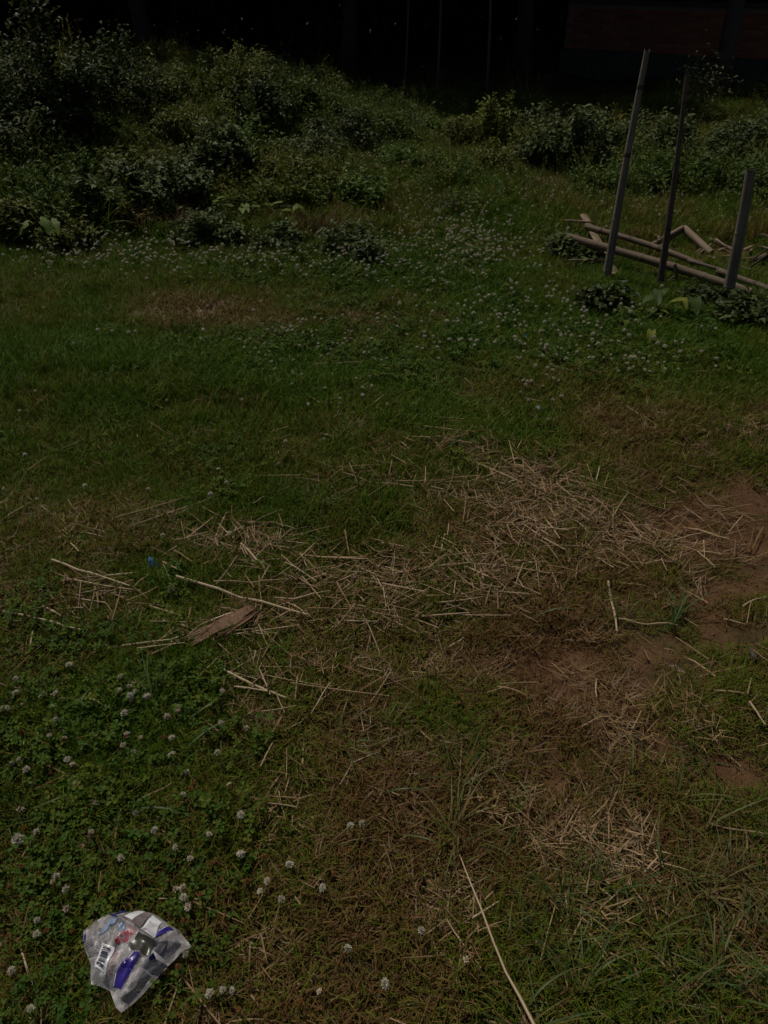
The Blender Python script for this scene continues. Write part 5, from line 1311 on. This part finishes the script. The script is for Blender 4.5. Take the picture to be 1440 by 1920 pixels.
def quad_print(name, q, mat, lift, parent=bag, n=9, mnum=7):
    q = [np.array(bxy(*p)) for p in q]
    V = []
    for i in range(n):
        for j in range(mnum):
            s, t = i / (n - 1), j / (mnum - 1)
            p = (1 - s) * (1 - t) * q[0] + s * (1 - t) * q[1] + s * t * q[2] + (1 - s) * t * q[3]
            V.append((p[0], p[1], 0))
    V = np.array(V); V[:, 2] = film_z(V[:, 0], V[:, 1], lift)
    Fc = [(i * mnum + j, (i + 1) * mnum + j, (i + 1) * mnum + j + 1, i * mnum + j + 1) for i in range(n - 1) for j in range(mnum - 1)]
    return link(name, mk_mesh(name, V, Fc, mat, None, True), parent)
D1 = 0.0026
quad_print('blue_band', [(735, 605), (802, 640), (720, 790), (590, 775)], M_blue, D1)
quad_print('blue_band', [(588, 776), (718, 792), (590, 970), (488, 912)], M_blue, D1)
quad_print('blue_band', [(1095, 305), (1148, 350), (965, 470), (970, 398)], M_blue, D1)
quad_print('blue_band', [(450, 153), (560, 95), (645, 93), (515, 172)], M_blue, D1)
quad_print('blue_band', [(450, 158), (478, 150), (568, 228), (552, 242)], M_blue, D1 + 0.0004)
quad_print('blue_band', [(163, 345), (215, 362), (186, 455), (166, 420)], M_blue, D1)
quad_print('blue_band', [(940, 622), (958, 655), (905, 692), (888, 680)], M_blue, D1)
for q in ([(738, 612), (743, 615), (648, 750), (642, 747)], [(548, 820), (554, 823), (510, 925), (503, 920)], [(552, 115), (560, 112), (508, 166), (500, 165)], [(190, 365), (195, 367), (176, 420), (171, 418)], [(985, 400), (990, 404), (1062, 345), (1058, 341)]):
    quad_print('white_stripe', q, M_lab, D1 + 0.0022, bag, 9, 2)
quad_print('light_blue_panel', [(478, 228), (572, 245), (470, 355), (358, 458)], M_lblue, D1)
quad_print('light_blue_panel', [(560, 300), (650, 330), (640, 400), (600, 420)], M_lblue, D1)
la = quad_print('white_label', [(735, 90), (826, 108), (715, 277), (630, 215)], M_lab, D1)
quad_print('taupe_panel', [(829, 110), (905, 150), (800, 358), (705, 298)], M_taupe, D1)
lb_ = quad_print('white_label', [(915, 175), (1012, 262), (955, 482), (808, 372)], M_lab, D1)
quad_print('pale_pink_panel', [(690, 350), (800, 418), (765, 470), (655, 420)], M_pale, D1)
quad_print('food_picture', [(785, 425), (962, 515), (905, 665), (690, 560)], M_pic, D1)
quad_print('red_patch', [(545, 517), (585, 470), (610, 500), (570, 540)], M_red, D1 + 0.0003)
def disc(cx, cy, r, mat, lift, name):
    V = [bxy(cx, cy)] + [bxy(cx + r * rr_ * math.cos(a), cy + r * rr_ * math.sin(a)) for rr_ in (0.5, 1) for a in np.linspace(0, 6.283, 25)[:-1]]
    V = np.array([(a, b, 0) for a, b in V]); V[:, 2] = film_z(V[:, 0], V[:, 1], lift)
    Fc = [(0, 1 + j, 1 + (j + 1) % 24) for j in range(24)] + [(1 + j, 25 + j, 25 + (j + 1) % 24, 1 + (j + 1) % 24) for j in range(24)]
    link(name, mk_mesh(name, V, Fc, mat, None, True), bag)
disc(640, 470, 58, M_pale, D1 + 0.0004, 'round_emblem'); disc(640, 470, 50, M_pink, D1 + 0.0008, 'round_emblem'); disc(622, 470, 26, M_pale, D1 + 0.0012, 'round_emblem'); disc(620, 470, 17, M_purple, D1 + 0.0016, 'round_emblem'); disc(690, 432, 28, M_pink, D1 + 0.0008, 'round_emblem')
bc = quad_print('barcode_label', [(415, 525), (545, 575), (430, 820), (315, 740)], M_lab, D1)
t0 = 0.08
rb = random.Random(3)
while t0 < 0.86:
    w_ = rb.choice([0.016, 0.024, 0.036])
    def bpnt(s, t):
        a = np.array([415, 525.0]) * (1 - s) + np.array([545, 575.0]) * s; b = np.array([315, 740.0]) * (1 - s) + np.array([430, 820.0]) * s
        return tuple(a * (1 - t) + b * t)
    s1 = 0.80
    quad_print('bar', [bpnt(0.14, t0), bpnt(s1, t0), bpnt(s1, t0 + w_), bpnt(0.14, t0 + w_)], M_ink, D1 + 0.0022, bc, 5, 2)
    t0 += w_ + rb.choice([0.02, 0.028, 0.036])
# tiny print: dark strokes too small to read in the photograph
def strokes(name, mat, a, b, off, nlines, parent, seed, wid=5, lift=D1 + 0.0022):
    r = random.Random(seed); a = np.array(a, float); b = np.array(b, float); off = np.array(off, float)
    V, Fc = [], []
    for i in range(nlines):
        t = 0.0
        end = r.uniform(0.6, 1.0)
        while t < end:
            L = r.uniform(0.05, 0.14)
            p0 = a + off * i + (b - a) * t; p1 = a + off * i + (b - a) * min(t + L, end); nn = off / np.linalg.norm(off) * wid * 0.5
            n0 = len(V)
            for q in (p0 - nn, p1 - nn, p1 + nn, p0 + nn):
                x_, y_ = bxy(*q); V.append((x_, y_, float(film_z(x_, y_, lift))))
            Fc.append((n0, n0 + 1, n0 + 2, n0 + 3)); t += L + r.uniform(0.02, 0.05)
    link(name, mk_mesh(name, V, Fc, mat), parent)['kind'] = 'stuff'
strokes('small_print', M_ink, (848, 362), (938, 205), (15, 17), 7, lb_, 1, 7)
strokes('small_print', M_ink, (690, 170), (745, 100), (12, 10), 2, la, 2, 5)
strokes('small_print', M_purple, (720, 285), (840, 130), (14, 12), 6, bag, 3, 5)
strokes('small_print', M_purple, (195, 470), (330, 440), (10, 22), 8, bag, 4, 8, D1)
strokes('small_print', M_purple, (575, 740), (625, 600), (12, 5), 2, bag, 5, 5)
def words(txt, a, b, hgt, mat, name):
    cu = bpy.data.curves.new(name, 'FONT'); cu.body = txt; cu.size = 1.0
    tmp = bpy.data.objects.new(name, cu); COL.objects.link(tmp)
    dg = bpy.context.evaluated_depsgraph_get()
    me = bpy.data.meshes.new_from_object(tmp.evaluated_get(dg))
    bpy.data.objects.remove(tmp)
    V = np.array([v.co[:] for v in me.vertices])
    a = np.array(a, float); b = np.array(b, float); d = b - a; nn = np.array([d[1], -d[0]]) / np.linalg.norm(d)
    wmax = V[:, 0].max()
    W = []
    for v in V:
        q = a + d * (v[0] / wmax) + nn * v[1] * hgt
        x_, y_ = bxy(*q); W.append((x_, y_, float(film_z(x_, y_, D1 + 0.0022))))
    me.vertices.foreach_set('co', np.array(W, np.float32).ravel()); me.update()
    me.materials.clear(); me.materials.append(mat)
    link(name, me, bag)
words('u certilei', (488, 825), (588, 612), 52, M_red, 'red_lettering')
words('5', (832, 395), (862, 372), 40, M_red, 'red_numeral')
words('DAS MON', (668, 545), (802, 425), 34, M_lab, 'white_lettering')

# ------------------------------------------------------------------ small litter
M_rib = plain('blue_ribbon', (0.13, 0.32, 0.50), 0.4, 0.5); M_mint = plain('pale_mint_foil', (0.24, 0.32, 0.29), 0.45, 0.4)
def ribbon(name, label, pts, wpx, mat, cat):
    V = []
    P = [ground(u, v, z) for u, v, z in pts]
    for i, p in enumerate(P):
        d = P[min(i + 1, len(P) - 1)] - P[max(i - 1, 0)]
        s = np.cross(d, np.array([0, -0.6, 0.8])); s /= np.linalg.norm(s) + 1e-9
        w = wpx * 0.5 * depth(p) / F
        V += [p - s * w, p + s * w]
    n = len(P)
    back = [np.array(v) + (0, 0.0006, -0.0008) for v in V]
    Fc = [(2 * i, 2 * i + 1, 2 * i + 3, 2 * i + 2) for i in range(n - 1)]
    Fc += [tuple(2 * n + k for k in reversed(q)) for q in Fc]
    return tag(link(name, mk_mesh(name, V + back, Fc, mat, None, True)), label, cat)
ribbon('ribbon', 'bent strip of light blue plastic ribbon sticking up from the grass', [(286, 1070, 0.005), (283, 1063, 0.02), (280, 1052, 0.035), (279.5, 1046, 0.045), (284, 1047, 0.045), (290, 1056, 0.03), (299, 1065, 0.012)], 5.2, M_rib, 'ribbon')
ribbon('plastic_scrap', 'small pale mint scrap in the grass right of the middle', [(1009, 761, 0.04), (1012, 766, 0.035), (1014, 772, 0.02)], 8, M_mint, 'scrap')
ribbon('plastic_scrap', 'tiny blue scrap among the far white flowers', [(987, 625, 0.05), (986, 629, 0.04), (984.5, 634, 0.03)], 4.5, M_rib, 'scrap')

# ------------------------------------------------------------------ alike neighbours are told apart by how near they are to the thing named
ORD = ['nearest', 'second nearest', 'third nearest', 'fourth nearest', 'fifth nearest', 'sixth nearest', 'seventh nearest', 'eighth nearest', 'ninth nearest', 'tenth nearest']
byl = {}
for o in list(COL.objects):
    if o.parent is None and o.name.startswith(('clover_flower', 'straw_stalk')) and 'label' in o: byl.setdefault(o['label'], []).append(o)
for lab, obs in byl.items():
    if len(obs) < 2: continue
    hit = [(a, b) for a, b, n in LANDS if lab.endswith(n)]
    if not hit: continue
    g = ground(*hit[0])
    obs.sort(key=lambda o: (o.location[0] - g[0]) ** 2 + (o.location[1] - g[1]) ** 2)
    for k, o in enumerate(obs[:10]):
        t = ORD[k] + ' ' + lab
        for a, b in (('straw stalk', 'straw'), ('in front and', 'before and'), ('lying ', ''), ('a little ', ''), ('just ', ''), ('sloping down right', 'sloping right'), ('well ', ''), ('long ', ''), ('short ', '')):
            if len(t.split()) > 16: t = t.replace(a, b, 1)
        o['label'] = t
for o in COL.objects:
    if len(str(o.get('label', '')).split()) > 16: o['label'] = o['label'].replace('straw in the green grass', 'straw in the grass').replace('pale stalk below the bark', 'stalk below the bark').replace('sloping down right', 'sloping right')
